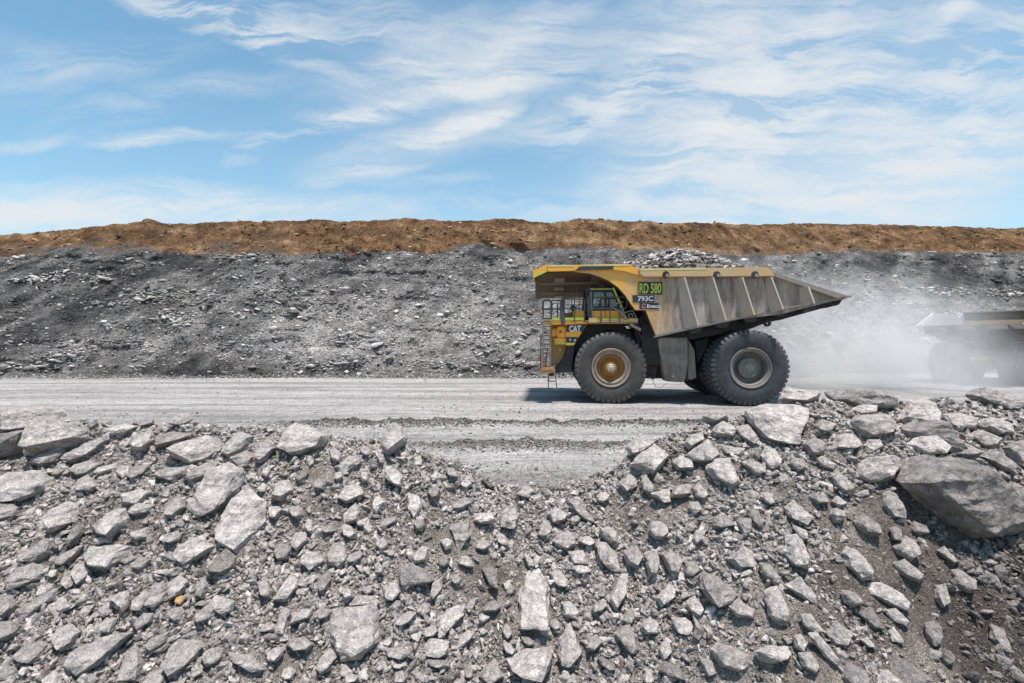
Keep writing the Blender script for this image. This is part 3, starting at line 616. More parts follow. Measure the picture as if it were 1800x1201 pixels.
K('pale triangular rock above the row of upright stones', [(191,1050),(225,1036),(228,1067),(217,1072)],1.15,.4)
K('upright blocky stone first in a row of three', [(232,1057),(257,1034),(264,1042),(252,1076),(234,1074)],1.1,.5)
K('upright stone in the middle of a row of three', [(257,1069),(268,1027),(290,1020),(296,1057),(275,1068)],.95,.5)
K('upright pale stone last in a row of three', [(295,1025),(317,1007),(334,1022),(323,1043),(298,1057)],1.15,.5)
K('large slab with a long tail near the bottom left corner', [(110,1172),(125,1148),(142,1136),(175,1120),(232,1112),(205,1141),(175,1171),(137,1192)],1.0,.35,'boulder')
K('large rough grey rock near the bottom left with a ragged lower edge', [(285,1172),(295,1140),(312,1124),(342,1121),(359,1132),(350,1150),(325,1177),(297,1197)],.98,.4,'boulder')
K('smooth bullet-shaped rock above the large rough grey rock', [(253,1141),(265,1120),(300,1108),(292,1128),(265,1148)],.9,.45)
K('tall rugged rock at the bottom edge between two large slabs', [(213,1180),(225,1140),(240,1128),(254,1165),(247,1199),(216,1199)],.95,.5,'boulder')
K('small neat block above the pale sandy slab', [(227,935),(262,926),(263,945),(237,951)],1.1,.4)
K('roundish knobbly rock right of the three upright stones', [(376,1060),(395,1049),(413,1057),(408,1075),(390,1082),(375,1072)],1.1,.5)
K('rounded grey rock at the left edge above the bottom corner', [(-8,1047),(22,1047),(33,1065),(15,1087),(-8,1089)],.85,.6)
K('lower rounded rock at the left edge above the bottom corner', [(-8,1095),(32,1091),(37,1112),(15,1127),(-8,1127)],.8,.6)
K('big tan boulder standing on the crest left of the notch', [(491,787),(500,752),(520,739),(550,749),(581,767),(578,788),(532,803),(510,803)],1.12,.62,'boulder',down=.38)
K('flat oval slab with a stained face below the big tan boulder', [(585,822),(610,802),(638,799),(636,812),(605,834)],.95,.25)
K('upright spiky boulder on the crest nearest the notch', [(672,800),(672,775),(684,747),(694,741),(703,747),(718,765),(716,780),(700,793),(685,808)],1.05,.7,'boulder')
K('pale wedge in the middle slope under the upright spiky boulder', [(591,878),(605,852),(631,849),(641,870),(610,887)],1.15,.45)
K('angular pale rock below the big tan boulder', [(476,876),(490,845),(507,843),(518,862),(495,881)],1.1,.5)
K('thin white slab standing in dusty soil under the notch', [(716,892),(717,864),(738,872),(743,892),(728,917)],1.35,.25)
K('buried rock with only a brown end showing in the dusty soil', [(662,922),(675,911),(698,907),(696,916),(677,929)],.85,.3)
K('rough cube under the pale middle wedge', [(602,903),(625,882),(633,892),(632,918),(605,923)],1.05,.5)
K('dark wedge left of the big tan boulder', [(450,782),(470,769),(486,787),(461,817),(448,816)],.9,.5)
K('small smooth oval stone on the notch slope', [(755,838),(769,826),(771,841),(760,848)],1.25,.4)
K('largest mottled grey plate near the bottom centre', [(579,1087),(584,1072),(610,1064),(663,1060),(671,1100),(665,1126),(635,1163),(595,1168),(586,1138)],1.05,.22,'boulder')
K('flat rock tucked behind the top of the mottled grey plate', [(611,1064),(625,1046),(657,1046),(671,1060),(640,1064)],1.0,.3)
K('pale leaf-shaped slab right of the mottled grey plate', [(766,1088),(787,1070),(818,1061),(815,1081),(782,1117),(770,1111)],1.25,.28)
K('pale slab with a notched top at the bottom centre', [(744,1138),(755,1121),(790,1127),(786,1150),(772,1158),(746,1151)],1.2,.3)
K('faceted pale rock in the centre left rubble', [(526,988),(537,972),(562,969),(574,987),(545,1005)],1.15,.5)
K('upright rounded rock beside the faceted pale rock', [(575,972),(585,955),(605,951),(613,987),(597,999),(577,991)],1.0,.5)
K('long pale rock leaning in the lower centre left', [(479,1057),(507,1012),(528,1006),(526,1032),(505,1059)],1.15,.45)
K('tan finger-shaped rock left of the mottled grey plate', [(481,1118),(495,1066),(511,1072),(503,1121)],1.0,.5)
K('dark hump half buried in the centre with a dusty back', [(702,1027),(702,1000),(712,989),(732,1000),(766,1020),(745,1032)],.72,.5,'boulder',face=.7,down=-.05)
K('dark hooked rock under the notch with a hollow beside it', [(789,927),(825,914),(831,937),(807,972),(800,946)],.85,.5,face=.6)
K('plump oval rock above the faceted pale rock', [(510,961),(517,935),(538,934),(541,950),(522,971)],1.05,.5)
K('upright tan block under the notch', [(877,927),(880,900),(900,884),(913,905),(906,932)],1.05,.5)
K('low rock at the bottom edge left of the centre boulder', [(838,1189),(870,1154),(887,1190),(862,1204)],.9,.4)
K('huge upright pale slab in the bottom centre', [(912,1108),(908,1040),(925,1010),(948,996),(966,1027),(967,1113),(935,1108)],1.22,.28,'boulder')
K('big boulder at the bottom edge under the upright pale slab', [(889,1157),(925,1139),(976,1131),(971,1165),(955,1199),(915,1194),(892,1179)],1.15,.5,'boulder')
K('big pointed boulder right of the upright pale slab', [(979,1152),(985,1120),(1002,1094),(1026,1146),(1000,1177),(985,1174)],1.05,.45,'boulder')
K('grey angular rock with a dark lower face in the centre', [(969,951),(982,935),(1012,936),(1013,957),(997,968),(977,961)],.95,.5)
K('pale rectangular block beneath the dark-faced centre rock', [(996,967),(1027,966),(1036,992),(1006,993)],1.15,.4)
K('bluish pointed rock in the centre right', [(1046,952),(1065,954),(1086,972),(1093,1008),(1072,1006),(1050,983)],1.0,.5,'boulder')
K('knobbly upright rock right of the bluish pointed rock', [(1094,967),(1120,957),(1133,980),(1121,1001),(1102,993)],.9,.55)
K('tapering tooth-shaped rock in the centre right cluster', [(1131,972),(1155,964),(1161,987),(1155,1018),(1140,1013)],.95,.5)
K('rough broad rock ending the centre right cluster', [(1161,972),(1182,969),(1203,985),(1193,1011),(1177,1008)],.9,.5)
K('curved tusk-shaped tan rock below the centre right cluster', [(1069,1057),(1078,1035),(1092,1007),(1106,1006),(1101,1045),(1082,1077)],1.1,.45)
K('big brown half-round boulder right of the centre', [(1229,1034),(1235,1018),(1242,1009),(1262,1014),(1298,1043),(1275,1069),(1250,1063)],.78,.6,'boulder',face=.6,down=-.1)
K('grey wedge resting right of the brown half-round boulder', [(1279,1066),(1297,1049),(1326,1073),(1326,1089),(1290,1079)],.95,.4)
K('oval pale rock left of the brown half-round boulder', [(1204,1055),(1222,1046),(1238,1072),(1231,1087),(1210,1071)],1.15,.4)
K('flat pale arrow-shaped slab in the lower right centre', [(1179,1086),(1205,1084),(1223,1100),(1213,1123),(1190,1111)],1.2,.25)
K('white-speckled rock left of the curved tusk-shaped rock', [(986,1057),(1002,1056),(1020,1075),(1018,1093),(989,1083)],1.15,.4)
K('dark-sided tall slab right of the big pointed boulder', [(1079,1112),(1090,1100),(1108,1094),(1126,1146),(1111,1154)],.85,.35)
K('egg-shaped pale rock near the bottom right centre', [(1156,1142),(1162,1130),(1175,1124),(1181,1146),(1166,1164)],1.1,.5)
K('long tilted rock at the bottom right of centre', [(1226,1152),(1250,1160),(1261,1185),(1245,1192)],.9,.4)
K('big pale pyramid rock on the right shoulder of the notch', [(1106,816),(1125,798),(1150,779),(1176,800),(1166,823),(1148,834),(1130,823)],1.1,.55,'boulder')
K('big whitish boulder on the right crest slope with a flat shaded base', [(1208,798),(1225,784),(1246,771),(1268,800),(1248,813),(1217,810)],1.15,.5,'boulder')
K('big block with a large flat face under the whitish boulder', [(1238,821),(1255,806),(1283,806),(1303,853),(1290,865),(1252,841)],1.1,.45,'boulder')
K('squat pale block between the pyramid rock and the whitish boulder', [(1181,811),(1195,799),(1218,810),(1222,828),(1190,826)],1.15,.5)
K('smooth grey egg-shaped stone high on the right crest', [(1233,731),(1250,724),(1272,725),(1283,735),(1257,745),(1242,741)],.95,.6)
K('long knobbly rock above the whitish boulder', [(1199,780),(1212,765),(1236,759),(1238,772),(1210,792)],1.0,.5)
K('rough boulder at the foot of the pyramid rock', [(1086,849),(1107,831),(1121,840),(1121,856),(1100,867)],1.0,.5)
K('sandy slab on the notch crest left of the pyramid rock', [(1099,783),(1125,761),(1153,775),(1130,796),(1107,801)],1.05,.35)
K('speckled pointed rock hanging below the flat-faced block', [(1219,858),(1228,846),(1248,870),(1238,881),(1222,873)],1.05,.4)
K('pale lumpy rock right of the egg-shaped stone', [(1249,758),(1260,746),(1271,739),(1296,755),(1290,768),(1255,768)],1.1,.5)
K('grey stepped rock below the large crest slab', [(1294,751),(1315,746),(1338,772),(1326,787),(1297,766)],1.0,.45)
K('blocky tan rock alone below the notch floor', [(961,903),(977,889),(998,905),(995,916),(972,919)],1.05,.5)
K('brown plank-shaped rock tilted down right below the notch', [(999,881),(1018,878),(1040,908),(1052,924),(1025,913),(1002,892)],.85,.4)
K('pale flat rock above fine soil left of the speckled rock', [(1144,868),(1177,857),(1180,883),(1167,885)],1.15,.3)
K('faceted rock under the stepped rocks on the right slope', [(1301,811),(1332,811),(1348,830),(1331,838)],.95,.5)
K('thin flat slab beside the whitish boulder', [(1264,781),(1310,789),(1301,801),(1270,796)],1.0,.25)
K('dark narrow wedge in the right slope rubble', [(1296,911),(1320,911),(1323,930),(1307,949)],.8,.4)
K('large flat-topped slab on the right crest in front of the rear wheel', [(1310,722),(1330,716),(1340,711),(1385,711),(1421,717),(1416,740),(1395,779),(1365,783),(1330,765),(1311,741)],1.15,.42,'boulder',face=.2,down=.42)
K('dusty boulder on the right crest in front of the rear tyre', [(1365,706),(1372,690),(1380,680),(1420,686),(1443,692),(1442,706),(1412,718),(1375,711)],1.1,.6,'boulder',dist=-.4)
K('brown rounded boulder on top of the right crest', [(1466,702),(1475,690),(1490,682),(1522,680),(1540,686),(1566,702),(1568,718),(1540,724),(1490,719)],.8,.6,'boulder',dist=-.2,face=.7,down=-.05)
K('thin pale slab in front of the brown crest boulder', [(1491,723),(1510,711),(1543,711),(1541,723),(1510,729)],1.15,.3)
K('square-fronted block with a shaded face under the brown crest boulder', [(1496,741),(1512,729),(1562,729),(1573,752),(1562,766),(1517,773),(1499,757)],.95,.5,'boulder',face=.6,down=-.12)
K('big sunlit slab tilted up to a peak on the right crest', [(1574,741),(1584,722),(1595,705),(1622,694),(1646,707),(1656,727),(1646,751),(1585,753)],1.15,.4,'boulder')
K('dark smooth wedge leaning below the peaked slab', [(1596,758),(1625,748),(1656,739),(1688,788),(1670,799),(1600,776)],.7,.4,'boulder',face=.9,down=-.1)
K('flat-topped rock right of the peaked slab', [(1654,728),(1675,724),(1721,735),(1716,753),(1675,758),(1662,751)],1.1,.45)
K('wide pale rock with a stepped top near the right edge', [(1719,741),(1740,731),(1783,745),(1783,766),(1755,768),(1722,753)],1.05,.5)
K('faceted block with a bright top under the wide stepped rock', [(1694,766),(1720,753),(1763,772),(1751,789),(1725,786)],1.0,.5)
K('smooth cream rock below the dark smooth wedge', [(1589,781),(1605,769),(1648,764),(1672,785),(1662,798),(1620,801)],1.2,.4,'boulder')
K('small cream block with a yellow stain under it', [(1516,783),(1525,771),(1547,771),(1556,787),(1530,795)],1.15,.45)
K('low sandy rock left of the cream block', [(1459,781),(1470,764),(1500,761),(1517,782),(1500,791),(1462,791)],1.1,.4)
K('grey block between the large crest slab and the square-fronted block', [(1429,748),(1445,736),(1471,745),(1458,761),(1432,761)],.9,.5)
K('smooth-topped boulder above the huge dark boulder', [(1501,840),(1510,814),(1525,804),(1570,801),(1583,820),(1570,843),(1525,853)],1.05,.5,'boulder')
K('small upright rock above the tip of the huge dark boulder', [(1584,818),(1595,801),(1607,812),(1600,831),(1590,828)],1.05,.5)
K('huge dark boulder with a dusty upper edge at the right', [(1583,848),(1600,832),(1615,820),(1660,799),(1690,807),(1750,852),(1808,892),(1808,942),(1760,953),(1690,951),(1655,926),(1620,882)],.66,.40,'boulder',dist=.15,face=.8,down=-.22)
K('layered flat boulder on the crest at the right edge', [(1706,693),(1715,684),(1730,681),(1775,689),(1808,700),(1808,712),(1760,718),(1730,713)],.85,.4,'boulder',face=.6)
K('dark low rock below the smooth wedge and the faceted block', [(1661,778),(1685,771),(1728,795),(1708,808),(1667,798)],.8,.4)
K('brown rounded rock below the faceted block at the right', [(1729,803),(1752,789),(1781,810),(1776,831),(1755,826)],.8,.55,face=.6)
K('smooth brown boulder cut by the right edge', [(1774,786),(1808,772),(1808,828),(1782,817)],.85,.6,face=.6)
K('dark slab cut by the right edge above the huge boulder', [(1757,852),(1780,846),(1808,860),(1808,893)],.75,.4)
K('shiny dark angular rock under the large crest slab', [(1411,781),(1432,766),(1451,780),(1446,801),(1422,803)],.8,.5)
K('broad tan slab tilted down right in the middle of the right slope', [(1376,891),(1395,879),(1431,910),(1421,927),(1387,911)],1.1,.4)
K('small tilted rock below the smooth-topped boulder', [(1459,881),(1472,871),(1492,886),(1475,892)],1.05,.4)
K('pale bar-shaped rock below the shiny dark rock', [(1434,806),(1445,801),(1472,817),(1465,826),(1442,818)],1.1,.4)
K('blocky rock with a shaded end in the right slope under the huge boulder', [(1569,961),(1590,941),(1610,949),(1621,975),(1600,988),(1575,973)],1.0,.5)
K('long rock under the blocky rock with the shaded end', [(1569,989),(1590,981),(1626,1010),(1616,1026),(1582,1008)],.9,.45)
K('long bright slab tilted down right in the lower right', [(1519,1023),(1550,1021),(1585,1043),(1601,1060),(1597,1076),(1562,1063),(1525,1041)],1.25,.3,'boulder')
K('shorter slab beneath the long bright slab', [(1554,1071),(1575,1069),(1601,1095),(1592,1102),(1565,1089)],1.0,.3)
K('tall pale rock leaning left in the lower right rubble', [(1343,1040),(1352,1031),(1366,1031),(1388,1075),(1385,1101),(1365,1096),(1350,1082)],1.1,.4,'boulder')
K('sloping slab shading a hollow beside the tall pale rock', [(1376,1026),(1407,1014),(1425,1035),(1438,1050),(1435,1067),(1410,1051)],1.0,.25,'boulder')
K('round pale cobble near the bottom right', [(1394,1117),(1407,1114),(1421,1130),(1411,1147),(1397,1138)],1.15,.5)
K('long fin-shaped slab at the bottom right', [(1419,1112),(1436,1111),(1460,1140),(1476,1161),(1475,1177),(1455,1161)],1.1,.3)
K('brownish wedge left of the fin-shaped slab at the bottom', [(1401,1146),(1425,1144),(1443,1175),(1435,1187),(1410,1171)],1.0,.4)
K('large dark flat slab at the bottom right edge', [(1561,1157),(1575,1151),(1610,1170),(1648,1199),(1600,1210),(1568,1203)],.6,.2,'boulder')
K('pale slab cut by the bottom edge left of the dark flat slab', [(1545,1177),(1562,1176),(1592,1202),(1548,1206)],1.15,.3)
K('half buried rough rock at the edge of the brown hollow', [(1643,1029),(1662,1024),(1671,1060),(1655,1071),(1642,1051)],.9,.4)
K('dark grey plate half buried left of the short slab', [(1508,1077),(1530,1066),(1558,1107),(1537,1106)],.62,.25)
K('ridge-backed rock at the left rim of the brown hollow', [(1644,967),(1660,959),(1686,988),(1675,991)],.95,.4)
K('small cube-ended rock left of the broad tan slab', [(1391,921),(1417,931),(1421,950),(1405,948)],1.1,.4)
K('small kite-shaped rock above the long fin-shaped slab', [(1509,1123),(1525,1119),(1543,1140),(1525,1138)],1.1,.4)
K('grey rock lying between the round cobble and the tall pale rock', [(1406,1078),(1425,1079),(1448,1110),(1437,1118),(1412,1098)],1.05,.4)
K('long narrow rock at the notch rim left of centre', [(905,870),(922,852),(940,862),(930,878)],1.0,.4)
K('dark rock in shadow on the left rim of the notch', [(845,842),(858,846),(871,856),(862,860)],.35,.5)

K('small orange stone below the row of three upright stones', [(307,1060),(310,1050),(320,1046),(327,1052),(318,1064)],1.9,.5,mat='claystone')

for i, (label, pts, tone, thick, nm, kw) in enumerate(ROCKS):
    o = make_rock(nm, pts, tone, thick, i, **kw); tag(o, label, nm, 'rocks on the rubble bank')
# ---- further rocks, not traced: placed where the bank has room between the traced ones
def inside(px_, py_, poly, grow=0.):
    n = len(poly); c = False; j = n-1
    for i in range(n):
        xi, yi = poly[i]; xj, yj = poly[j]
        if (yi > py_) != (yj > py_) and px_ < (xj-xi)*(py_-yi)/(yj-yi+1e-9)+xi: c = not c
        j = i
    return c
MASK = np.zeros((302, 460), bool)
for _, pts, *_r in ROCKS:
    a = np.array(pts); x0, y0 = np.floor(a.min(0)/4).astype(int); x1, y1 = np.ceil(a.max(0)/4).astype(int)
    for gy in range(max(0, y0), min(301, y1)+1):
        for gx in range(max(0, x0), min(459, x1)+1):
            if inside(gx*4+2, gy*4+2, pts): MASK[gy, gx] = True
def free(x, y, r=0):
    gx, gy = int(x//4), int(y//4); k = int(r//4)
    if gx < 0 or gy < 0 or gx >= 460 or gy >= 302: return True
    return not MASK[max(0, gy-k):gy+k+1, max(0, gx-k):gx+k+1].any()
WHERE = {'l': 'left', 'r': 'right', 'u': 'above', 'd': 'below'}
def SHORT(lb):
    w_ = lb.split()[:8]
    while w_[-1] in ('the', 'a', 'an', 'of', 'with', 'on', 'at', 'in', 'under', 'below', 'behind', 'beside', 'its', 'and', 'to', 'near', 'between', 'above', 'cut', 'by', 'big', 'right', 'left', 'lower', 'upper', 'lying', 'up', 'down', 'two', 'from', 'first', 'last', 'large', 'dusty', 'rear', 'front', 'only', 'brown', 'pale', 'dark', 'wide', 'long', 'tilted', 'huge', 'flat', 'white', 'grey', 'rough', 'smooth', 'stepped', 'square-fronted', 'centre', 'bottom', 'top', 'bright', 'shaded', 'high', 'whitish', 'curved', 'mottled', 'stained', 'over', 'resting', 'tall', 'short', 'small'): w_.pop()
    return w_
def nearest_label(x, y, kind_):
    best = None
    for lb, pts, tn_, th_, nm, kw in ROCKS:
        a = np.array(pts); c = a.mean(0); sz_ = np.ptp(a, axis=0).max(); d = np.hypot(*(c-[x, y]))-sz_*.5
        if sz_ > 52 and kw is not None and (best is None or d < best[0]): best = (d, lb, c)
    dx, dy = x-best[2][0], y-best[2][1]
    side = ('just right of the ' if dx > 0 else 'just left of the ') if abs(dx) > abs(dy) else ('just below the ' if dy > 0 else 'just above the ')
    return kind_+' '+side+' '.join(SHORT(best[1]))
made = []; used = {}
tries = 0
while len(made) < 135 and tries < 20000:
    tries += 1; x = rng.uniform(5, 1795); y = rng.uniform(760, 1195); cy_ = itp(x, CREST)
    if y < cy_+12: continue
    s = rng.uniform(22, 44)*(1.15 if y > 950 else 1.0)*(1.2 if x < 450 or x > 1150 else .85)
    if x > 1540 and y > 950 and rng.uniform() < .9: continue
    if rng.uniform() < 1.2*fbm(P3(x/150, y/110), 3, 611)+.25: continue
    if not free(x, y, s*.36): continue
    if any((x-a)**2+(y-b_)**2 < ((s+c_)*.62)**2 for a, b_, c_ in made): continue
    made.append((x, y, s)); n = rng.integers(5, 8); lean = R(35) if x < 420 else (R(-40) if x > 1250 else R(rng.uniform(-80, 80))); el = rng.uniform(1.0, 1.75)
    lean += R(rng.normal(0, 18)); pts = []
    for k in range(n):
        a = 2*math.pi*(k+rng.uniform(-.25, .25))/n; rr = rng.uniform(.78, 1.05); ux, uy = math.cos(a)*rr*s*.5*el, math.sin(a)*rr*s*.5/math.sqrt(el)
        pts.append((x+ux*math.cos(lean)+uy*math.sin(lean), y-ux*math.sin(lean)+uy*math.cos(lean)))
    tone = float(np.clip(rng.normal(1.0, .18), .6, 1.35)); i = len(made); hh_ = berm_hit(x, y); tone *= 1-.4*float(painted_shade(np.array(hh_.x), np.array(hh_.y), 0))
    o = make_rock('rock', pts, tone, rng.uniform(.35, .6), 400+i)
    kd = ('pale ' if tone > 1.08 else 'dark ' if tone < .88 else 'grey ')+('elongated' if el > 1.45 else 'blocky' if el < 1.2 else 'angular')+' rock'
    lb = nearest_label(x, y, kd)
    used.setdefault(lb, []).append((s, o)); gx0 = int(x//4); gy0 = int(y//4); k = int(s*.3//4); MASK[max(0, gy0-k):gy0+k+1, max(0, gx0-k):gx0+k+1] = True
for lb, os_ in used.items():
    os_.sort(key=lambda q: -q[0]); os_x = sorted(os_, key=lambda q: q[1].location.x)
    for k, (s, o) in enumerate(os_):
        l2 = lb
        if len(os_) == 2: l2 = ('larger ' if k == 0 else 'smaller ')+lb
        elif len(os_) > 2: q = [a[1] for a in os_x].index(o); l2 = ('leftmost ' if q == 0 else 'rightmost ' if q == len(os_)-1 else 'middle ' if len(os_) == 3 else ['second', 'third', 'fourth', 'fifth'][min(q-1, 3)]+'-from-left ')+lb
        tag(o, l2, 'rock', 'rocks on the rubble bank')
# ---- loose stones on the bank (uncountable)
def bank_points(n, ymin=4.4, ymax=10.1):
    y = rng.uniform(ymin, ymax, n*3); x = rng.uniform(-1.6, 1.6, n*3)*y; z = berm_z(x, y); qx = CX+F*x/y; qy = CY-F*(z-H)/y
    k = (qy < 1240) & (qx > -460) & (qx < 2260) & (rng.uniform(size=n*3) < y/9); x, y, z, qx, qy = [a[k] for a in (x, y, z, qx, qy)]
    m = np.array([free(a, b_) or rng.uniform() < .06 for a, b_ in zip(qx, qy)], bool) if len(qx) else np.zeros(0, bool)
    return P3(x, y, z)[m], qx[m], qy[m]
fine_patch = lambda x, y: fbm(P3(x*.55, y*.8), 3, 410)
for nm, n, s0, s1, lift in (('loose_gravel', 74000, .018, .05, .004), ('loose_stones', 50000, .048, .12, .010), ('loose_cobbles', 20000, .11, .26, .015)):
    p, qx, qy = bank_points(n)
    fp = 1.3*fine_patch(p[:, 0], p[:, 1])+.40*blob(qx, qy, 1600, 1100, 260, 200)+.35*blob(qx, qy, 1400, 960, 160, 80)+.3*blob(qx, qy, 650, 930, 120, 70)+.5*blob(qx, qy, 830, 960, 170, 90)+.5*blob(qx, qy, 1130, 900, 130, 40)+.35*blob(qx, qy, 1700, 1080, 150, 130)+.4*blob(qx, qy, 1480, 930, 130, 60)+.4*blob(qx, qy, 620, 1180, 200, 60)
    keep = rng.uniform(size=len(p)) < (np.clip(1.05-.5*fp, .35, 1) if s0 < .045 else np.clip(.85-.95*fp, .05, 1)); p = p[keep]
    n_ = len(p); sz = s0+(s1-s0)*rng.uniform(size=n_)**2.0
    lift_ = rng.uniform(-.25, .25, n_)
    tone = np.clip(rng.normal({.05: .80, .12: .84, .26: .93}[s1], .24, n_), .3, 1.6)*(1-.45*painted_shade(p[:, 0], p[:, 1], 0))  # stones inside the painted shade are darkened with the soil
    stone_field(nm, p+np.stack([0*sz, -sz*.05, sz*lift_], 1), sz, tone, M['stone'], {'loose_gravel': 'fine grey gravel covering the rubble bank between the rocks', 'loose_stones': 'small broken grey stones covering the rubble bank', 'loose_cobbles': 'fist to head sized grey stones lying among the larger rocks'}[nm], 'loose stones', PROTO=PROTO_D if s1 > .2 else PROTO)

# ================================================================== the haul truck
YAW = 5.0
HUBX, HUBY = (1074-CX)/F*23.6, 23.6
cs, sn = math.cos(R(YAW)), math.sin(R(YAW))
def L(px, py, yd=0.0):
    """side-view measurement -> truck coordinates (x to the rear, z up) on the plane yd metres in from the near tyre face"""
    k = (px-CX)/F; x = (k*(HUBY+yd*cs)-HUBX-yd*sn)/(cs+k*sn); Yw = HUBY-x*sn+yd*cs
    return (x, H+(CY-py)/F*Yw)
class MB:
    def __init__(s): s.v = []; s.f = []
    def add(s, vs, fs):
        o = len(s.v); s.v += [tuple(a) for a in vs]; s.f += [tuple(o+i for i in f) for f in fs]; return s
    def box(s, x0, x1, y0, y1, z0, z1):
        return s.add([(x0, y0, z0), (x1, y0, z0), (x1, y1, z0), (x0, y1, z0), (x0, y0, z1), (x1, y0, z1), (x1, y1, z1), (x0, y1, z1)], [(0, 3, 2, 1), (4, 5, 6, 7), (0, 1, 5, 4), (1, 2, 6, 5), (2, 3, 7, 6), (3, 0, 4, 7)])
    def prism(s, pts, y0, y1):
        """polygon of (x,z) extruded along y"""
        n = len(pts); vs = [(x, y0, z) for x, z in pts]+[(x, y1, z) for x, z in pts]
        return s.add(vs, [tuple(range(n)), tuple(range(2*n-1, n-1, -1))]+[(i, i+n, (i+1) % n+n, (i+1) % n) for i in range(n)])
    def sheet(s, prof, y0, y1, t=.05, up=True):
        """open (x,z) profile swept across y with thickness"""
        n = len(prof); P = []
        for i, (x, z) in enumerate(prof):
            a = Vector(prof[max(0, i-1)]); b = Vector(prof[min(n-1, i+1)]); d = (b-a).normalized(); nn = Vector((-d.y, d.x))*(t if up else -t); P.append((x+nn.x, z+nn.y))
        return s.prism(list(prof)+P[::-1], y0, y1)
    def tube(s, path, r, seg=7):
        path = [Vector(p) for p in path]; n = len(path); base = len(s.v); prev = None
        for i, p in enumerate(path):
            d = (path[min(i+1, n-1)]-path[max(i-1, 0)]).normalized(); a = d.cross(Vector((.13, .31, .94))).normalized() if prev is None else (prev-d*prev.dot(d)).normalized(); prev = a; b = d.cross(a)
            for k in range(seg): q = 2*math.pi*k/seg; s.v.append(tuple(p+a*(r*math.cos(q))+b*(r*math.sin(q))))
        for i in range(n-1):
            for k in range(seg): s.f.append((base+i*seg+k, base+i*seg+(k+1) % seg, base+(i+1)*seg+(k+1) % seg, base+(i+1)*seg+k))
        s.f.append(tuple(base+k for k in range(seg))[::-1]); s.f.append(tuple(base+(n-1)*seg+k for k in range(seg))); return s
    def lathe(s, prof, seg=48, cx=0, cz=0):
        """(y, r) profile turned about the y axis at (cx, cz)"""
        o = len(s.v); n = len(prof)
        for k in range(seg):
            q = 2*math.pi*k/seg
            for y, r in prof: s.v.append((cx+r*math.cos(q), y, cz+r*math.sin(q)))
        for k in range(seg):
            for i in range(n-1): a = o+k*n+i; b = o+((k+1) % seg)*n+i; s.f.append((a, a+1, b+1, b))
        return s
    def build(s, name, mat, parent=None, bevel=0., smooth=False):
        me = bpy.data.meshes.new(name); me.from_pydata(s.v, [], s.f); me.update()
        bm = bmesh.new(); bm.from_mesh(me); bmesh.ops.remove_doubles(bm, verts=bm.verts[:], dist=1e-5); bmesh.ops.recalc_face_normals(bm, faces=bm.faces[:])
        if bevel: bmesh.ops.bevel(bm, geom=[e for e in bm.edges if len(e.link_faces) == 2 and e.calc_face_angle(0) > .5], offset=bevel, segments=2, affect='EDGES', clamp_overlap=True)
        if smooth:
            for f in bm.faces: f.smooth = True
            for e in bm.edges:
                if len(e.link_faces) == 2 and e.calc_face_angle(0) > R(32): e.smooth = False
        bm.to_mesh(me); bm.free(); me.materials.append(mat)
        o = bpy.data.objects.new(name, me); C.objects.link(o)
        if parent: o.parent = parent
        return o
def inset_poly(pts, d):
    c = np.mean(pts, 0); return [tuple(np.array(p)+(c-np.array(p))/np.linalg.norm(c-np.array(p))*d) for p in pts]
W0, W1 = -.35, 6.45            # near and far faces of the tray
YC = (W0+W1)/2
truck = empty('haul_truck', (HUBX, HUBY, 0.0), -R(YAW))
tag(truck, 'yellow mining haul truck loaded with rock, driving left along the haul road', 'haul truck')

# ---------------- wheels
def tyre_mesh(RR, rim, w, rear=False):
    lugs = 40 if not rear else 46; sub = 8; seg = lugs*sub
    prof = [(.10, rim), (.035, rim+.04), (.0, rim+.16), (-.03, rim+(RR-rim)*.35), (-.035, rim+(RR-rim)*.55), (-.015, rim+(RR-rim)*.72), (.004, RR-.235), (.012, RR-.20), (.03, RR-.13), (.055, RR-.06), (.10, RR-.012)]
    ins = [(.16, RR), (.30*w, RR+.006), (.42*w, RR+.008), (.5*w, RR+.008)]
    prof = prof+ins+[(w-y, r) for y, r in (ins[:-1]+[])[::-1]]+[(w-y, r) for y, r in prof[::-1]]
    prof = np.array(prof); n = len(prof); q = np.arange(seg)
    ph = (q % sub)
    V = np.zeros((seg, n, 3)); T = np.zeros((seg, n))
    for i, (y, r) in enumerate(prof):
        yy = min(y, w-y); depth = 0
        if r > RR-.17: depth = .085 if yy < .30*w+.01 else .06
        if r < RR-.11 and r > RR-.17: depth = .03
        shift = (0 if yy < .2*w else (2 if yy < .36*w else 4)); shift = shift if y < w/2 else shift+3
        g = np.isin((q+shift) % sub, (0, 1)) if yy < .36*w else np.isin((q+shift) % sub, (0, 1, 2)); rr = r-depth*g
        th = 2*np.pi*q/seg; V[:, i, 0] = rr*np.cos(th); V[:, i, 1] = y; V[:, i, 2] = rr*np.sin(th)
        T[:, i] = np.where(g, 0.0, .55 if r > RR-.17 else (.35 if abs(r-(RR-.2)) < .03 else .10))
    a = (np.arange(seg)[:, None]*n+np.arange(n-1)[None]); b = (((np.arange(seg)+1) % seg)[:, None]*n+np.arange(n-1)[None]); Fq = np.stack([a, a+1, b+1, b], -1).reshape(-1, 4)
    me_o = np_mesh('tyre', V.reshape(-1, 3), Fq, M['tyre_rear' if rear else 'tyre'], tone=T.ravel()); me = me_o.data
    bm = bmesh.new(); bm.from_mesh(me)
    for f in bm.faces: f.smooth = True
    for e in bm.edges:
        if len(e.link_faces) == 2 and e.calc_face_angle(0) > R(24): e.smooth = False
    bm.to_mesh(me); bm.free(); return me_o
RF, RRR = 1.76, 1.80
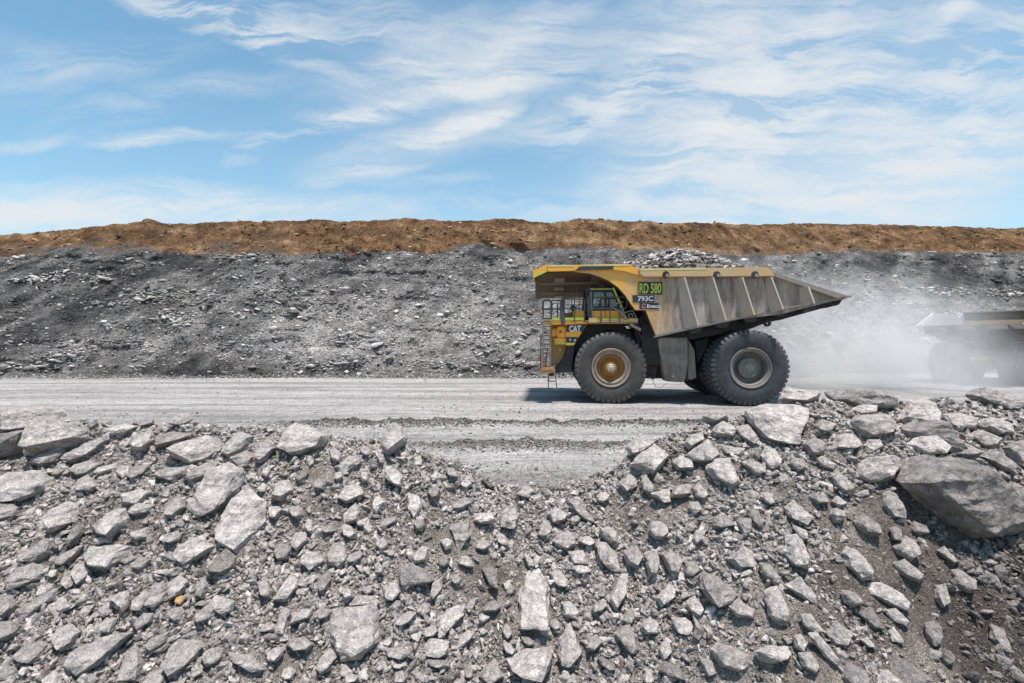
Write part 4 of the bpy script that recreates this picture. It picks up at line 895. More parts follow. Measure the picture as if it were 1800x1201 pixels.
def make_wheel(kind):
    w = empty('wheel', (0, 0, 0))
    if kind == 'front':
        ty = tyre_mesh(RF, .93, 1.02); ty.parent = w
        MB().lathe([(.13, .93), (.02, .955), (-.02, .93), (-.01, .89), (.05, .865), (.07, .80), (.03, .765), (.035, .72), (.10, .675), (.30, .655)], 64).build('rim', M['cream'], w, smooth=True)
        MB().lathe([(.29, .665), (.34, .62), (.34, .50), (.25, .42), (.20, .33), (.12, .27), (.10, .20)], 56).build('wheel_disc', M['gold'], w, smooth=True)
        hb = MB(); hb.lathe([(.12, .205), (-.02, .20), (-.06, .17), (-.06, .10), (-.10, .07), (-.10, 0.001)], 32)
        hubo = hb.build('hub', M['hub'], w, smooth=True); bo = MB()
        for k in range(16): q = 2*math.pi*k/16; bo.lathe([(.10, .02), (.045, .02), (.045, .001)], 6, .245*math.cos(q), .245*math.sin(q))
        for k in range(40): q = 2*math.pi*k/40; bo.lathe([(.34, .016), (.29, .016), (.29, .001)], 6, .60*math.cos(q), .60*math.sin(q))
        bo.build('bolt_ring', M['hub'], hubo)
    else:
        ty = tyre_mesh(RRR, .93, 1.05, True); ty.parent = w
        MB().lathe([(.13, .93), (.02, .96), (-.015, .935), (0, .89), (.05, .87), (.06, .80), (.12, .77), (.40, .74), (.50, .70)], 64).build('rim', M['rim_grey'], w, smooth=True)
        MB().lathe([(.49, .71), (.50, .52), (.30, .50), (.22, .47), (.20, .40), (.235, .385), (.235, .30), (.19, .28), (.18, .20), (.14, .17), (.14, .001)], 56).build('wheel_disc', M['rim_grey'], w, smooth=True)
        bo = MB()
        for k in range(20): q = 2*math.pi*k/20; bo.lathe([(.24, .018), (.18, .018), (.18, .001)], 6, .44*math.cos(q), .44*math.sin(q))
        for k in range(6): q = 2*math.pi*k/6; bo.box(.10*math.cos(q)-.02, .10*math.cos(q)+.02, .11, .15, .10*math.sin(q)-.02, .10*math.sin(q)+.02)
        bo.build('bolt_ring', M['rim_grey'], w)
    return w
def copy_part(o, parent):
    c = o.copy(); C.objects.link(c); c.parent = parent
    for ch in list(o.children): copy_part(ch, c)
    return c
xr, _ = L(1319, 648, -.35)
wf = make_wheel('front'); wf.parent = truck; wf.location = (0, 0, RF)
wr = make_wheel('rear'); wr.parent = truck; wr.location = (xr, -.42, RRR); wr.rotation_euler = (0, R(17), 0)
w2 = copy_part(wr, truck); w2.location = (xr, .80, RRR); w2.rotation_euler = (0, R(40), 0)
for base_, y in ((wf, 6.1), (wr, 6.55), (w2, 5.35)):
    c = copy_part(base_, truck); c.location = (base_.location.x, y, base_.location.z); c.rotation_euler = (0, 0, math.pi)

# ---------------- chassis, axles
fr = MB(); xa, _ = L(985, 640, 2); xb, _ = L(1390, 600, 2)
for y in (2.0, 3.9): fr.box(xa+.1, xr+1.1, y, y+.28, 1.45, 2.25)
for x in (xa+.2, 1.9, 3.6, xr-.6, xr+.9): fr.box(x, x+.35, 2.28, 3.9, 1.5, 2.2)
fr.box(1.6, 2.9, .75, 5.4, 1.2, 2.9); fr.box(1.5, 2.4, .15, .8, 1.9, 3.9); fr.box(1.9, 3.2, .9, 5.2, 2.9, 3.7)
fr.build('chassis_frame', M['frame'], truck, .02)
ax = MB(); ax.lathe([(1.0, .001), (1.0, .32), (2.2, .36), (2.7, .62), (3.5, .62), (4.0, .36), (5.2, .32), (5.2, .001)], 28, xr, RRR-.02); ax.lathe([(.7, .001), (.7, .25), (5.4, .25), (5.4, .001)], 20, 0, RF); ax.build('axle', M['frame'], truck, smooth=True)
en = MB(); en.box(-1.0, 1.6, 1.45, 4.7, 1.3, 3.55); en.build('engine_block', M['frame'], truck, .03)
# dark wheel arch lining behind the front wheel
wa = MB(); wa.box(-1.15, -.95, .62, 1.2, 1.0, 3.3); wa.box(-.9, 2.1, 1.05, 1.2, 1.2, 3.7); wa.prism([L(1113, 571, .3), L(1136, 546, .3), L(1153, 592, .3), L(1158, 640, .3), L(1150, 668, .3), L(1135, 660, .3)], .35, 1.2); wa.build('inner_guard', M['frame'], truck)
hs = MB()
for k, (a, b, c) in enumerate([((1118, 575), (1130, 600), (1150, 612)), ((1125, 560), (1142, 590), (1158, 603)), ((1140, 604), (1150, 598), (1162, 600)), ((1128, 640), (1136, 660), (1150, 664))]):
    P = [(*L(p[0], p[1], .2),) for p in (a, b, c)]; hs.tube([(P[0][0], .25+k*.05, P[0][1]), (P[1][0], .2, P[1][1]), (P[2][0], .3, P[2][1])], .06)
hs.build('hydraulic_hose', M['hose'], truck, smooth=True)
wrk = MB(); a = L(1146, 673, .3); pts = [L(x, y, .5) for x, y in ((1146, 668), (1153, 680), (1162, 681), (1170, 676))]; wrk.tube([(p[0], .5, p[1]) for p in pts], .012, 5); wrk.build('loose_cable', M['hose'], truck)

# ---------------- tray (dump body)
yb = W0
top = [L(*p, yb) for p in [(1358, 486), (1486, 522.5)]]
arc = [(1010, 478), (1037, 481), (1053, 486), (1070, 493.5), (1086.5, 505), (1099, 519), (1108, 533), (1116.7, 545)]
side_px = [(1083, 468), (1122, 484), (1358, 486.5), (1462, 520), (1489, 523), (1371, 553), (1263, 565), (1203, 577.5), (1152.5, 589), (1135, 545.5)]+arc[::-1]+[(1010, 470)]
side = [L(*p, yb) for p in side_px]
tray = MB(); tray.prism(side, W0, W0+.07).prism(side, W1-.07, W1)
bodyo = tray.build('dump_body', M['tray'], truck)
floor_px = [(1152.5, 589), (1203, 577.5), (1263, 565), (1371, 543), (1489, 521)]
fl = [L(*p, yb) for p in floor_px]
NX = 30; prof = [tuple(a) for a in fl]
# V-floor: lower along the middle towards the front
mbf = MB(); ny = 9; base0 = 0; vs = []; fs = []
for layer in (0, 1):
    for (x, z) in prof:
        for j in range(ny):
            y = W0+.07+(W1-W0-.14)*j/(ny-1); vdip = (1-abs(j-(ny-1)/2)/((ny-1)/2))*.34*max(0, (fl[-1][0]-x)/(fl[-1][0]-fl[0][0])); vs.append((x, y, z-vdip-(.10 if layer else 0)))
n_ = len(prof)
for layer in (0, 1):
    for i in range(n_-1):
        for j in range(ny-1): a = layer*n_*ny+i*ny+j; fs.append((a, a+1, a+ny+1, a+ny))
for i in range(n_-1):
    for j in (0, ny-1): a = i*ny+j; fs.append((a, a+ny, a+ny+n_*ny, a+n_*ny))
for j in range(ny-1):
    for i in (0, n_-1): a = i*ny+j; fs.append((a, a+1, a+1+n_*ny, a+n_*ny))
MB().add(vs, fs).build('tray_floor', M['tray_floor'], bodyo)
# front wall sweeping forward into the canopy
fw = [L(*p, yb) for p in [(1152.5, 588.6), (1135, 545.5), (1116.7, 545)]+arc[::-1][1:]]
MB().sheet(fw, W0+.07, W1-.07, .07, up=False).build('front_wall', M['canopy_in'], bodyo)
# ribs: wedges standing off the side plate
for (tl, tr_, bl, br) in [((1190, 488), (1203.5, 488), (1202, 577), (1227.5, 572.5)), ((1240, 488), (1253.5, 488), (1252, 567.5), (1276.5, 563)), ((1291, 488), (1305, 488), (1302, 558), (1326, 553.5)), ((1344, 488), (1356, 488), (1352, 549.5), (1377, 544)), ((1404, 504.5), (1421, 506), (1407, 538.5), (1431.5, 533.5))]:
    for y0, sgn in ((W0-.002, -1), (W1+.002, 1)):
        a, b, c, d = [L(*p, yb) for p in (tl, tr_, bl, br)]
        DT, DB = .36, .50; b = L(*tr_, yb-DT); d = L(*br, yb-DB); ov = [(a[0], y0, a[1]), (b[0]+.06, y0, a[1]), (c[0], y0, c[1]), (d[0]+.06, y0, d[1]), (b[0], y0+sgn*DT, a[1]-.03), (d[0], y0+sgn*DB, d[1]), (a[0]+.30*(b[0]-a[0]), y0+sgn*.10, a[1]), (c[0]+.30*(d[0]-c[0]), y0+sgn*.13, c[1])]
        MB().add(ov, [(0, 2, 7, 6), (6, 7, 5, 4), (4, 5, 3, 1), (0, 6, 4, 1), (2, 3, 5, 7), (0, 1, 3, 2)]).build('rib', M['rib'], bodyo, .012)
        e0, e1 = sgn*(DT+.004), sgn*(DT+.022); E0, E1 = sgn*(DB+.004), sgn*(DB+.022); b = (b[0]+.06, a[1]-.03); d = (d[0]+.06, d[1])
        MB().add([(b[0]-.10, y0+e0, b[1]), (b[0]-.03, y0+e0, b[1]), (d[0]-.03, y0+E0, d[1]), (d[0]-.10, y0+E0, d[1]), (b[0]-.10, y0+e1, b[1]), (b[0]-.03, y0+e1, b[1]), (d[0]-.03, y0+E1, d[1]), (d[0]-.10, y0+E1, d[1])], [(0, 3, 2, 1), (4, 5, 6, 7), (0, 1, 5, 4), (1, 2, 6, 5), (2, 3, 7, 6), (3, 0, 4, 7)]).build('rib_edge', M['lit_edge'], bodyo)  # thin pale strip standing in for the light along the rib's outer edge
# top rail, tail flange, bottom edge strip
rail_px = [(1122, 473), (1347.5, 470.8), (1357, 480), (1360.5, 486.8), (1131, 487.8), (1124, 483)]
rl = [L(*p, W0-.1) for p in rail_px]; fl2 = [L(*p, W0-.1) for p in [(1357.5, 479.5), (1487, 520.3), (1470, 525.5), (1361, 487.6)]]
for y0, y1 in ((W0-.26, W0-.004), (W1+.004, W1+.26)):
    MB().prism(rl, y0, y1).build('top_rail', M['yellow_dusty'], bodyo, .03)
    MB().prism(fl2, y0+.03, y1-.03 if y1 < 0 else y1-.03).build('tail_flange', M['beam'], bodyo, .02)
strip = [L(*p, W0) for p in [(1152.5, 588), (1203, 576.8), (1263, 564), (1371, 542.5), (1488, 519.5), (1497, 519.8), (1489, 523.5), (1371, 545), (1263, 566.5), (1203, 579), (1152.5, 590.6)]]
MB().prism(strip, W0-.07, W0-.006).build('edge_strip', M['beam'], bodyo); MB().prism(strip, W1+.006, W1+.07).build('edge_strip', M['beam'], bodyo)
lip = [L(*p, W0) for p in [(1480, 521.4), (1498, 519.9), (1498, 521.4), (1484, 526)]]
MB().prism(lip, W0-.004, W1+.004).build('tail_lip', M['beam'], bodyo)
# lifting eyes in the rail
for px_, py_ in ((1170.5, 483), (1260, 483), (1327, 483)):
    c = L(px_, py_, W0-.26); e = MB(); e.lathe([(W0-.255, .001), (W0-.285, .001), (W0-.285, .155), (W0-.255, .17)], 20, c[0], c[1]); e.build('lifting_eye', M['black'], bodyo, smooth=True)
    MB().prism([(c[0]-.02, c[1]-.11), (c[0]+.16, c[1]-.11), (c[0]+.09, c[1]+.03), (c[0]+.02, c[1]+.06)], W0-.32, W0-.287).build('eye_lug', M['beam'], bodyo)
# underside: cross ribs and twin hinge beams
us = MB()
def floor_z(x):
    a = np.array(fl); return float(np.interp(x, a[:, 0], a[:, 1]))
for px_ in (1215, 1262, 1310, 1360, 1410):
    x, z = L(px_, 570, .4); z = floor_z(x); us.prism([(x-.35, z-.12), (x+.35, z-.05), (x+.22, z-.34), (x-.22, z-.36)], W0+.10, W1-.10)
beam = [L(*p, 1.8) for p in [(1180, 592), (1250, 585), (1330, 567), (1470, 529), (1474, 535), (1455, 540), (1375, 562), (1350, 567), (1300, 586), (1240, 600), (1180, 604)]]
us.prism(beam, 1.9, 2.35).prism(beam, 3.8, 4.25)
us.build('underside_beam', M['black'], bodyo, .015)
skirt = [L(*p, .25) for p in [(1153, 590), (1263, 567), (1371, 546), (1484, 524), (1475, 536), (1455, 541), (1420, 546), (1376, 562), (1330, 566), (1263, 588), (1220, 596), (1160, 602)]]
MB().prism(skirt, .3, .38).build('underside_skirt', M['frame'], bodyo); MB().prism(skirt, 5.7, 5.78).build('underside_skirt', M['frame'], bodyo)
c = L(1348.6, 568.5, .25); MB().lathe([(.2, .05), (.2, .16), (.32, .16), (.32, .05)], 18, c[0], c[1]).build('tow_eye', M['black'], bodyo, smooth=True)
# canopy
cz = lambda x_, y_: L(x_, y_, W0)
can = [cz(937, 482.5), cz(962, 471), cz(1010, 472), cz(1083, 469)]
cano = MB().sheet(can, W0, W1, .10, up=True).build('canopy', M['yellow'], bodyo)
for y0, y1 in ((W0-.10, W0-.003), (W1+.003, W1+.10)):
    MB().prism([cz(962.3, 466.5), cz(1008, 466.3), cz(1083, 464.6), cz(1105, 465.2), cz(1122, 474), cz(1131, 487.5), cz(1115, 483), cz(1098, 478), cz(1079, 475), cz(1076, 472), cz(1020, 472.4), cz(1008, 477), cz(962.3, 478)], y0, y1).build('canopy_rail', M['yellow'], cano, .015)
    MB().prism([cz(936.7, 476.8), cz(962, 464.8), cz(961.2, 478.2), cz(937.5, 489.2)], y0-.02, y1+.0 if y1 < 0 else y1+.02).build('corner_plate', M['yellow'], cano, .01)
    if y0 < 0:
        MB().prism([cz(937.2, 485.5), cz(961.2, 474.2), cz(961.2, 478.4), cz(937.6, 489.6)], y0-.03, y0-.024).build('reflective_stripe', M['lime'], cano)
        MB().prism([cz(963, 466.7), cz(1007.5, 466.4), cz(1007.5, 469.2), cz(963, 469.6)], y0-.012, y0-.006).build('reflective_stripe', M['lime_faded'], cano)
        MB().prism([cz(1021, 466.0), cz(1104, 465.5), cz(1108, 468), cz(1021, 468.2)], y0-.012, y0-.006).build('reflective_stripe', M['lime_faded'], cano)
        MB().prism([cz(1018, 469.4), cz(1079, 468.6), cz(1076, 474.2), cz(1011, 476.4)], y0-.010, y0-.005).build('rail_recess', M['black'], cano)
MB().prism([cz(1123, 473.6), cz(1240, 472.5), cz(1240, 475.6), cz(1125, 477)], W0-.268, W0-.262).build('reflective_stripe', M['lime_faded'], bodyo)
# front lip, canopy soffit beams and pads
MB().prism([cz(936.4, 480), cz(939.4, 478.8), cz(939.4, 489), cz(937, 490)], W0, W1).build('front_lip', M['yellow_dusty'], cano)
zs = cz(1000, 471)[1]; xf = cz(938, 480)[0]; xk = cz(1120, 480)[0]
SOT = .62/(W1-W0); nearz = cz(1000, 478.5)[1]-.02
def soz(y): return nearz-SOT*(y-W0)
def slab(x0_, x1_, y0_, y1_, up_, dn_):
    m_ = MB(); return m_.add([(x, y, soz(y)+dz_) for dz_ in (-dn_, up_) for (x, y) in ((x0_, y0_), (x1_, y0_), (x1_, y1_), (x0_, y1_))], [(0, 3, 2, 1), (4, 5, 6, 7), (0, 1, 5, 4), (1, 2, 6, 5), (2, 3, 7, 6), (3, 0, 4, 7)])
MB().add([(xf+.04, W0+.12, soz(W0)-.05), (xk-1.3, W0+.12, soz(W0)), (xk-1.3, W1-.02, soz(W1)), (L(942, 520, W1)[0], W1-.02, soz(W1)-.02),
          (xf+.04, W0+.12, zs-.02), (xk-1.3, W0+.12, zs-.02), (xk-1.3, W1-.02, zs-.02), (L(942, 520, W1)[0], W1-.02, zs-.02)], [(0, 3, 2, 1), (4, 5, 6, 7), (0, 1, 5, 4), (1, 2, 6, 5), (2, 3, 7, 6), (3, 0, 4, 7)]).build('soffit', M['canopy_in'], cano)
for y in (1.75, 4.35): slab(xf+.25, xk-1.5, y, y+.16, .0, .12).build('soffit_beam', M['beam'], cano, .01)
for y in (.75, 2.9, 5.3):
    for x in (xf+1.0, xf+2.9): slab(x, x+.55, y, y+.75, .0, .10).build('soffit_pad', M['beam'], cano, .02)

# ---------------- load
# ---------------- tank and panels between the wheels
tp = [L(*p, .15) for p in [(1155.2, 593.6), (1208.6, 593.6), (1209.5, 639), (1205, 668), (1201, 672.6), (1170, 670.5), (1163, 645), (1155.5, 610)]]
tko = MB().prism(tp, .12, 1.0).build('fuel_tank', M['tank'], truck, .05)
tp2 = [L(*p, .6) for p in [(1209, 597), (1213, 604), (1220, 616), (1223, 664), (1213, 668), (1208, 664)]]
MB().prism(tp2, .5, 1.0).build('tank_guard', M['tank'], truck, .02)
for y_ in (601.5, 616, 632, 647.5): c = L(1196, y_, .12); MB().lathe([(.119, .045), (.075, .04), (.06, .02), (.06, .001)], 10, c[0], c[1]).build('bolt', M['tank'], tko, smooth=True)
for x_, y_, r_ in ((1182.4, 661.5, .22),): c = L(x_, y_, .12); MB().lathe([(.118, .25), (.085, .24), (.08, .20), (.10, .19), (.10, .001)], 24, c[0], c[1]).build('drain_cover', M['tank'], tko, smooth=True); MB().lathe([(.099, .05), (.05, .045), (.05, .001)], 10, c[0], c[1]).build('drain_plug', M['hub'], tko, smooth=True)
c = L(1202.5, 656, .12); MB().lathe([(.118, .035), (.112, .035), (.112, .001)], 10, c[0], c[1]).build('bolt_hole', M['black'], tko)

# ---------------- front end
def pbox(px0, px1, py0, py1, yd, dep, name, mat, parent=truck, bevel=.02):
    a = L(px0, py1, yd); b = L(px1, py0, yd); return MB().box(a[0], b[0], yd, yd+dep, a[1], b[1]).build(name, mat, parent, bevel)
def ppoly(pts, yd, dep, name, mat, parent=truck, bevel=0.): return MB().prism([L(*p, yd) for p in pts], yd, yd+dep).build(name, mat, parent, bevel)
# radiator housing / bumper spanning the width
a = L(957, 652, .9); b = L(996, 562, .9)
MB().prism([L(968, 563, .5), L(996, 563, .5), L(996, 606, .5), L(994, 618, .5), L(990, 630, .5), L(984, 639, .5), L(976, 643, .5), L(968, 645, .5)], .75, 5.6).build('radiator_housing', M['brownish'], truck, .02)
ppoly([(976, 643), (986, 638), (994, 622), (997, 600), (1010, 606), (1004, 655), (976, 656)], .45, 5.3, 'bumper', M['black'], truck, .02)
ppoly([(994.5, 570), (1033, 567.5), (1008.5, 607.5), (994.5, 607.5)], .22, .5, 'hood_panel', M['yellow'], truck, .015)
hood = truck.children[-1] if False else None
ppoly([(1033, 568), (1060, 560), (1100, 575), (1130, 612), (1110, 600), (1071, 577), (1030, 600), (1010, 622), (1003, 640), (1003, 610)], .75, .3, 'inner_guard', M['frame'])
ppoly([(995.2, 571.2), (1031.0, 569.2), (1023.3, 583.2), (995.2, 583.8)], .206, .010, 'decal_band', M['plate_black'])
ppoly([(995.2, 592.6), (1017.2, 592.6), (1011.0, 602.6), (995.2, 602.6)], .206, .010, 'decal_band', M['plate_black'])
ppoly([(995.2, 603.0), (1010.8, 603.0), (1009.6, 605.8), (995.2, 605.8)], .204, .008, 'reflective_stripe', M['lime'])
# headlight drum and box
c = L(977, 584, .4); MB().prism([L(979, 574, .4), L(994, 574, .4), L(994, 594.5, .4), L(979, 594.5, .4)], .28, .9).build('headlight_box', M['yellow'], truck, .05)
hl = MB()
xx = [L(970.5, 576.5, .4), L(979, 592.5, .4)]; zc_ = (xx[0][1]+xx[1][1])/2; r_ = (xx[0][1]-xx[1][1])/2
o0 = len(hl.v)
for k in range(20):
    q = 2*math.pi*k/20
    for x_, rr in ((xx[1][0], r_), (xx[0][0]+.1, r_), (xx[0][0], r_*.8), (xx[0][0]+.04, r_*.7), (xx[0][0]+.04, .001)): hl.v.append((x_, .62+rr*math.cos(q)*.8, zc_+rr*math.sin(q)))
for k in range(20):
    for i in range(4): a_ = k*5+i; b_ = ((k+1) % 20)*5+i; hl.f.append((a_, a_+1, b_+1, b_))
hl.build('headlight', M['yellow'], truck, smooth=True)
c2 = L(985.3, 583.5, .28); MB().lathe([(.279, .09), (.272, .08), (.272, .001)], 14, c2[0], c2[1]).build('red_reflector', M['red'], truck)
ppoly([(974.5, 594.5), (994.3, 594.5), (994.3, 605.5), (974.5, 605.5)], .26, .7, 'side_step_box', M['yellow'], truck, .03)
pbox(975.2, 994, 602.6, 605.6, .25, .01, 'reflective_stripe', M['lime'], truck, 0)
pbox(983, 987.5, 612, 617.5, .7, .06, 'bracket', M['yellow_dusty'], truck)
# upper front deck face
ppoly([(954.5, 563), (1028, 563.5), (1028, 569.5), (994, 571), (954.5, 571)], .02, .5, 'deck_edge', M['yellow'], truck, .02)
dk0 = L(955, 563, .1); dk1 = L(1121, 567, .1); dz = L(1000, 564, .1)[1]
deck = MB().box(dk0[0], dk1[0], .06, 5.9, dz-.16, dz).build('deck', M['brownish'], truck, .01)
ppoly([(1035, 559.5), (1121, 559.8), (1121, 566.8), (1058, 566.2), (1035, 566.8)], .0, .06, 'deck_edge', M['yellow_dusty'], truck, .01)
for a_, b_ in ((957, 967), (968.8, 986), (991.5, 1027)): pbox(a_, b_, 558.3, 562.6, -.02, .08, 'reflective_stripe', M['lime'], truck, 0)
for a_, b_ in ((1058.5, 1071.5), (1073.8, 1088), (1090, 1097)): pbox(a_, b_, 559.6, 562.2, -.012, .008, 'reflective_stripe', M['lime'], truck, 0)
# deck boxes
pbox(1007.5, 1027, 546, 558.4, .25, 1.2, 'battery_box', M['yellow'])
pbox(1042, 1095, 546, 559.5, .16, 1.3, 'cab_base', M['yellow'])
for x_ in (1064, 1072.5): pbox(x_, x_+.8, 547, 559, .15, .01, 'panel_seam', M['black'], truck, 0)
pbox(1035, 1050, 559, 567.5, -.06, .3, 'step_box', M['yellow_dusty'])
pbox(1107, 1121.5, 559.3, 566.6, -.05, .3, 'step_box', M['yellow_dusty'])
pbox(992, 1007, 550.5, 558.4, 1.8, 1.2, 'air_cleaner_box', M['brownish'])
c = L(1007.5, 541.5, .8); MB().lathe([(.8, .001), (.8, .15), (1.1, .15), (1.1, .001)], 18, c[0], c[1]).build('air_cleaner', M['black'], truck, smooth=True)
pbox(1005.5, 1009.5, 541, 558, .85, .2, 'air_cleaner_stand', M['black'])
MB().prism([L(*p, 2.2) for p in [(1028, 546), (1094, 546), (1104, 560), (1028, 560)]], 1.5, 4.6).build('bonnet', M['brownish'], truck, .03)

# ---------------- cab
cab = empty('cab', (0, 0, 0)); cab.parent = truck
x0, z0 = L(1034, 546.5, .2); x1, z1 = L(1094, 507, .2); zt_ = L(1050, 505.5, .2)[1]; xs_, _ = L(1078, 506, .2); yA, yB = .2, 2.3
# roof, floor, pillars, lower door panels: open between them
MB().prism([L(1026, 512, .2), L(1033, 505.6, .2), L(1079, 505.2, .2), L(1083, 511, .2), L(1080, 513, .2), L(1033, 513.2, .2)], yA, yB).build('cab_roof', M['black'], cab, .03)
MB().prism([L(1035, 539, .2), L(1090, 539, .2), L(1096, 546.5, .2), L(1026, 546.5, .2), L(1029, 540, .2)], yA, yA+.06).build('cab_side', M['black'], cab, .01)
MB().prism([L(1035, 539, .2), L(1090, 539, .2), L(1096, 546.5, .2), L(1026, 546.5, .2), L(1029, 540, .2)], yB-.06, yB).build('cab_side', M['black'], cab, .01)
for pa, pb in (((1032.5, 512), (1028, 546.5)), ((1041.5, 512), (1040.5, 540)), ((1063.2, 512), (1065.5, 540)), ((1077.2, 512), (1090, 540)),):
    for y in (yA+.001, yB-.1):
        p_, q_ = L(*pa, .2), L(*pb, .2); MB().prism([(p_[0]-.06, p_[1]), (p_[0]+.06, p_[1]), (q_[0]+.06, q_[1]), (q_[0]-.06, q_[1])], y, y+.09).build('pillar', M['black'], cab)
MB().prism([L(1082, 511, .2), L(1096, 546, .2), L(1094, 546.5, .2), L(1080, 511.5, .2)], yA+.1, yB-.1).build('rear_panel', M['black'], cab)
MB().prism([L(1028, 545, .2), L(1094, 545, .2), L(1094, 546.5, .2), L(1028, 546.5, .2)], yA+.06, yB-.06).build('cab_floor', M['black'], cab)
for pts in ([(1042.3, 513.8), (1062.3, 513.8), (1064.3, 538.8), (1041.0, 538.8)], [(1065.3, 514), (1077, 514), (1088, 538.8), (1067.3, 538.8)]):
    ppoly(pts, yA+.03, .01, 'window', M['glass'], cab); ppoly(pts, yB-.05, .01, 'window', M['glass'], cab)
far_lo = MB().prism([L(1034, 528, .2), L(1084, 528, .2), L(1091, 539.2, .2), L(1032, 539.2, .2)], yB-.12, yB-.06).build('cab_side', M['black'], cab)
MB().prism([L(1032.2, 513.5, .2), L(1033, 513.5, .2), L(1029.5, 541, .2), L(1028.7, 541, .2)], yA+.1, yB-.1).build('windscreen', M['glass'], cab)
MB().prism([L(1062, 533, .2), L(1070, 533, .2), L(1072, 520, .2), L(1069, 520, .2), L(1067.5, 531, .2), L(1062, 531.5, .2)], .95, 1.45).prism([L(1060, 533, .2), L(1071, 533, .2), L(1070, 545, .2), L(1061, 545, .2)], 1.0, 1.4).build('seat', M['black'], cab, .02)
sw = MB(); c0 = L(1052, 530, .2)
sw.tube([(c0[0]+.06*math.sin(q), 1.2+.2*math.cos(q), c0[1]+.19*math.sin(q)) for q in np.linspace(0, 2*math.pi, 17)], .018, 6); sw.build('steering_wheel', M['black'], cab, smooth=True)
pbox(1037.5, 1077, 507.3, 509.2, yA-.015, .012, 'reflective_stripe', M['lime'], cab, 0)
# door standing ahead of the cab side (dark panel) with its edge highlight
ppoly([(1036.3, 512), (1040, 513), (1041.5, 560), (1034, 561.5), (1031.5, 548), (1033.5, 530)], .05, .09, 'mirror_panel', M['rail'], cab, .01)
ppoly([(1037.8, 513), (1039.8, 514), (1042.3, 560), (1041, 560.5)], .035, .013, 'panel_edge', M['cream'], cab)
lb = MB(); p_, q_ = L(1077.8, 506, .02), L(1095, 545.5, .02); lb.prism([(p_[0]-.045, p_[1]), (p_[0]+.045, p_[1]), (q_[0]+.045, q_[1]), (q_[0]-.045, q_[1])], 0, .05); lb.build('reflective_bar', M['lime'], cab)
st = MB(); p_, q_ = L(1092, 545, -.02), L(1100, 562, -.02); st.prism([(p_[0]-.09, p_[1]), (p_[0]+.09, p_[1]), (q_[0]+.10, q_[1]), (q_[0]-.10, q_[1])], -.08, .0); st.build('strut', M['tank'], cab, .01)

# ---------------- railings, ladder, steps, aerials
def rail(name, paths, r=.028, mat='rail', yd=-.02, parent=truck):
    m_ = MB()
    for pth in paths:
        P = [(*L(p[0], p[1], p[2] if len(p) > 2 else yd), p[2] if len(p) > 2 else yd) for p in pth]; m_.tube([(a, y, z) for a, z, y in P], r)
    return m_.build(name, M[mat], parent, smooth=True)
def loop(x0_, y0_, x1_, y1_, c=3): return [(x0_, y1_), (x0_, y0_+c), (x0_+c*.3, y0_+c*.3), (x0_+c, y0_), (x1_-c, y0_), (x1_-c*.3, y0_+c*.3), (x1_, y0_+c), (x1_, y1_)]
rail('railing', [loop(954.5, 528, 968.5, 562), [(954.5, 543.5), (968.5, 543.5)], [(955.5, 559.5), (967.5, 559.5)]], .045)
rail('railing', [loop(969.5, 528, 986.5, 560), [(969.5, 543.5), (986.5, 543.5)], [(970.5, 548, .5), (970.5, 536, .5), (974, 533, .5), (980, 533, .5), (980, 560, .5)]], .035)
rail('railing', [[(988.5, 524.5), (988, 545), (988.5, 566), (990.5, 573)], [(986.8, 530), (986, 560)], [(991.2, 526), (991, 570)]], .065)
rail('railing', [[(991, 524.8), (1023, 526.2)], [(991, 543), (1027, 543)], [(1010, 526), (1010, 566)], [(1027.2, 525), (1027.2, 566)], [(1010, 561), (1010, 567)]], .030)
rail('railing', [[(1041, 522.6), (1096, 522.6), (1100, 523.5), (1102, 526.5), (1102, 538), (1100, 541.5), (1096, 542.6), (1041, 542.6)], [(1056.6, 522.6), (1056.6, 567)], [(1072.6, 522.6), (1072.6, 567)], [(1089.2, 534), (1089.2, 566)]], .030, 'rail', -.08)
rail('railing', [[(1075, 540, -.1), (1083, 533.5, -.1), (1095, 531, -.1)], [(1092, 551, -.1), (1112, 546, -.1), (1120, 561, -.1)], [(1075, 540, -.1), (1088, 547, -.1), (1098, 556, -.1)], [(1106, 558, -.1), (1105, 552, -.1), (1110, 551, -.1), (1113, 557, -.1)]], .022, 'beam')
rail('railing', [[(992, 526, 5.6), (1030, 526, 5.6)], [(992, 526, 5.6), (992, 546, 5.6)], [(992, 536, 5.6), (1030, 536, 5.6)], [(1005, 526, 5.6), (1005, 546, 5.6)], [(1018, 526, 5.6), (1018, 546, 5.6)]], .025)
rail('aerial', [[(1014, 505, .8), (1014, 541, .8)]], .010, 'beam'); rail('aerial', [[(1022, 527, .5), (1017, 546, .5)], [(1024.5, 527, .6), (1020, 546, .6)]], .012, 'beam')
rail('mirror_arm', [[(941, 545.5), (948, 548), (954, 553)], [(941, 545.5), (954, 545)]], .035, 'brownish'); pbox(939.3, 943, 544, 547.5, -.1, .3, 'mirror', M['brownish'])
lad = [[(954.8, 566), (954.8, 650)], [(967.2, 566), (967.2, 650)]]
for k in range(11): lad.append([(954.8, 573.4+7.7*k), (967.2, 573.4+7.7*k)])
rail('ladder', lad, .045, 'tank', -.05)
rail('ladder_rail', [[(951, 587), (950.2, 650)], [(972.5, 612), (974.5, 655)], [(962.5, 611), (958, 648)]], .032, 'rail', -.15)
pbox(953.8, 967.8, 564.5, 572.5, -.02, .6, 'ladder_head', M['brownish'])
MB().prism([L(*p, -.1) for p in [(950.5, 648), (953, 645.5), (974.5, 646.5), (975.5, 655), (964, 656.5), (950.5, 656)]], -.25, .7).build('step_platform', M['brownish'], truck, .03)
pbox(952, 974, 649.5, 651.2, -.27, .05, 'step_edge', M['yellow_dusty'])
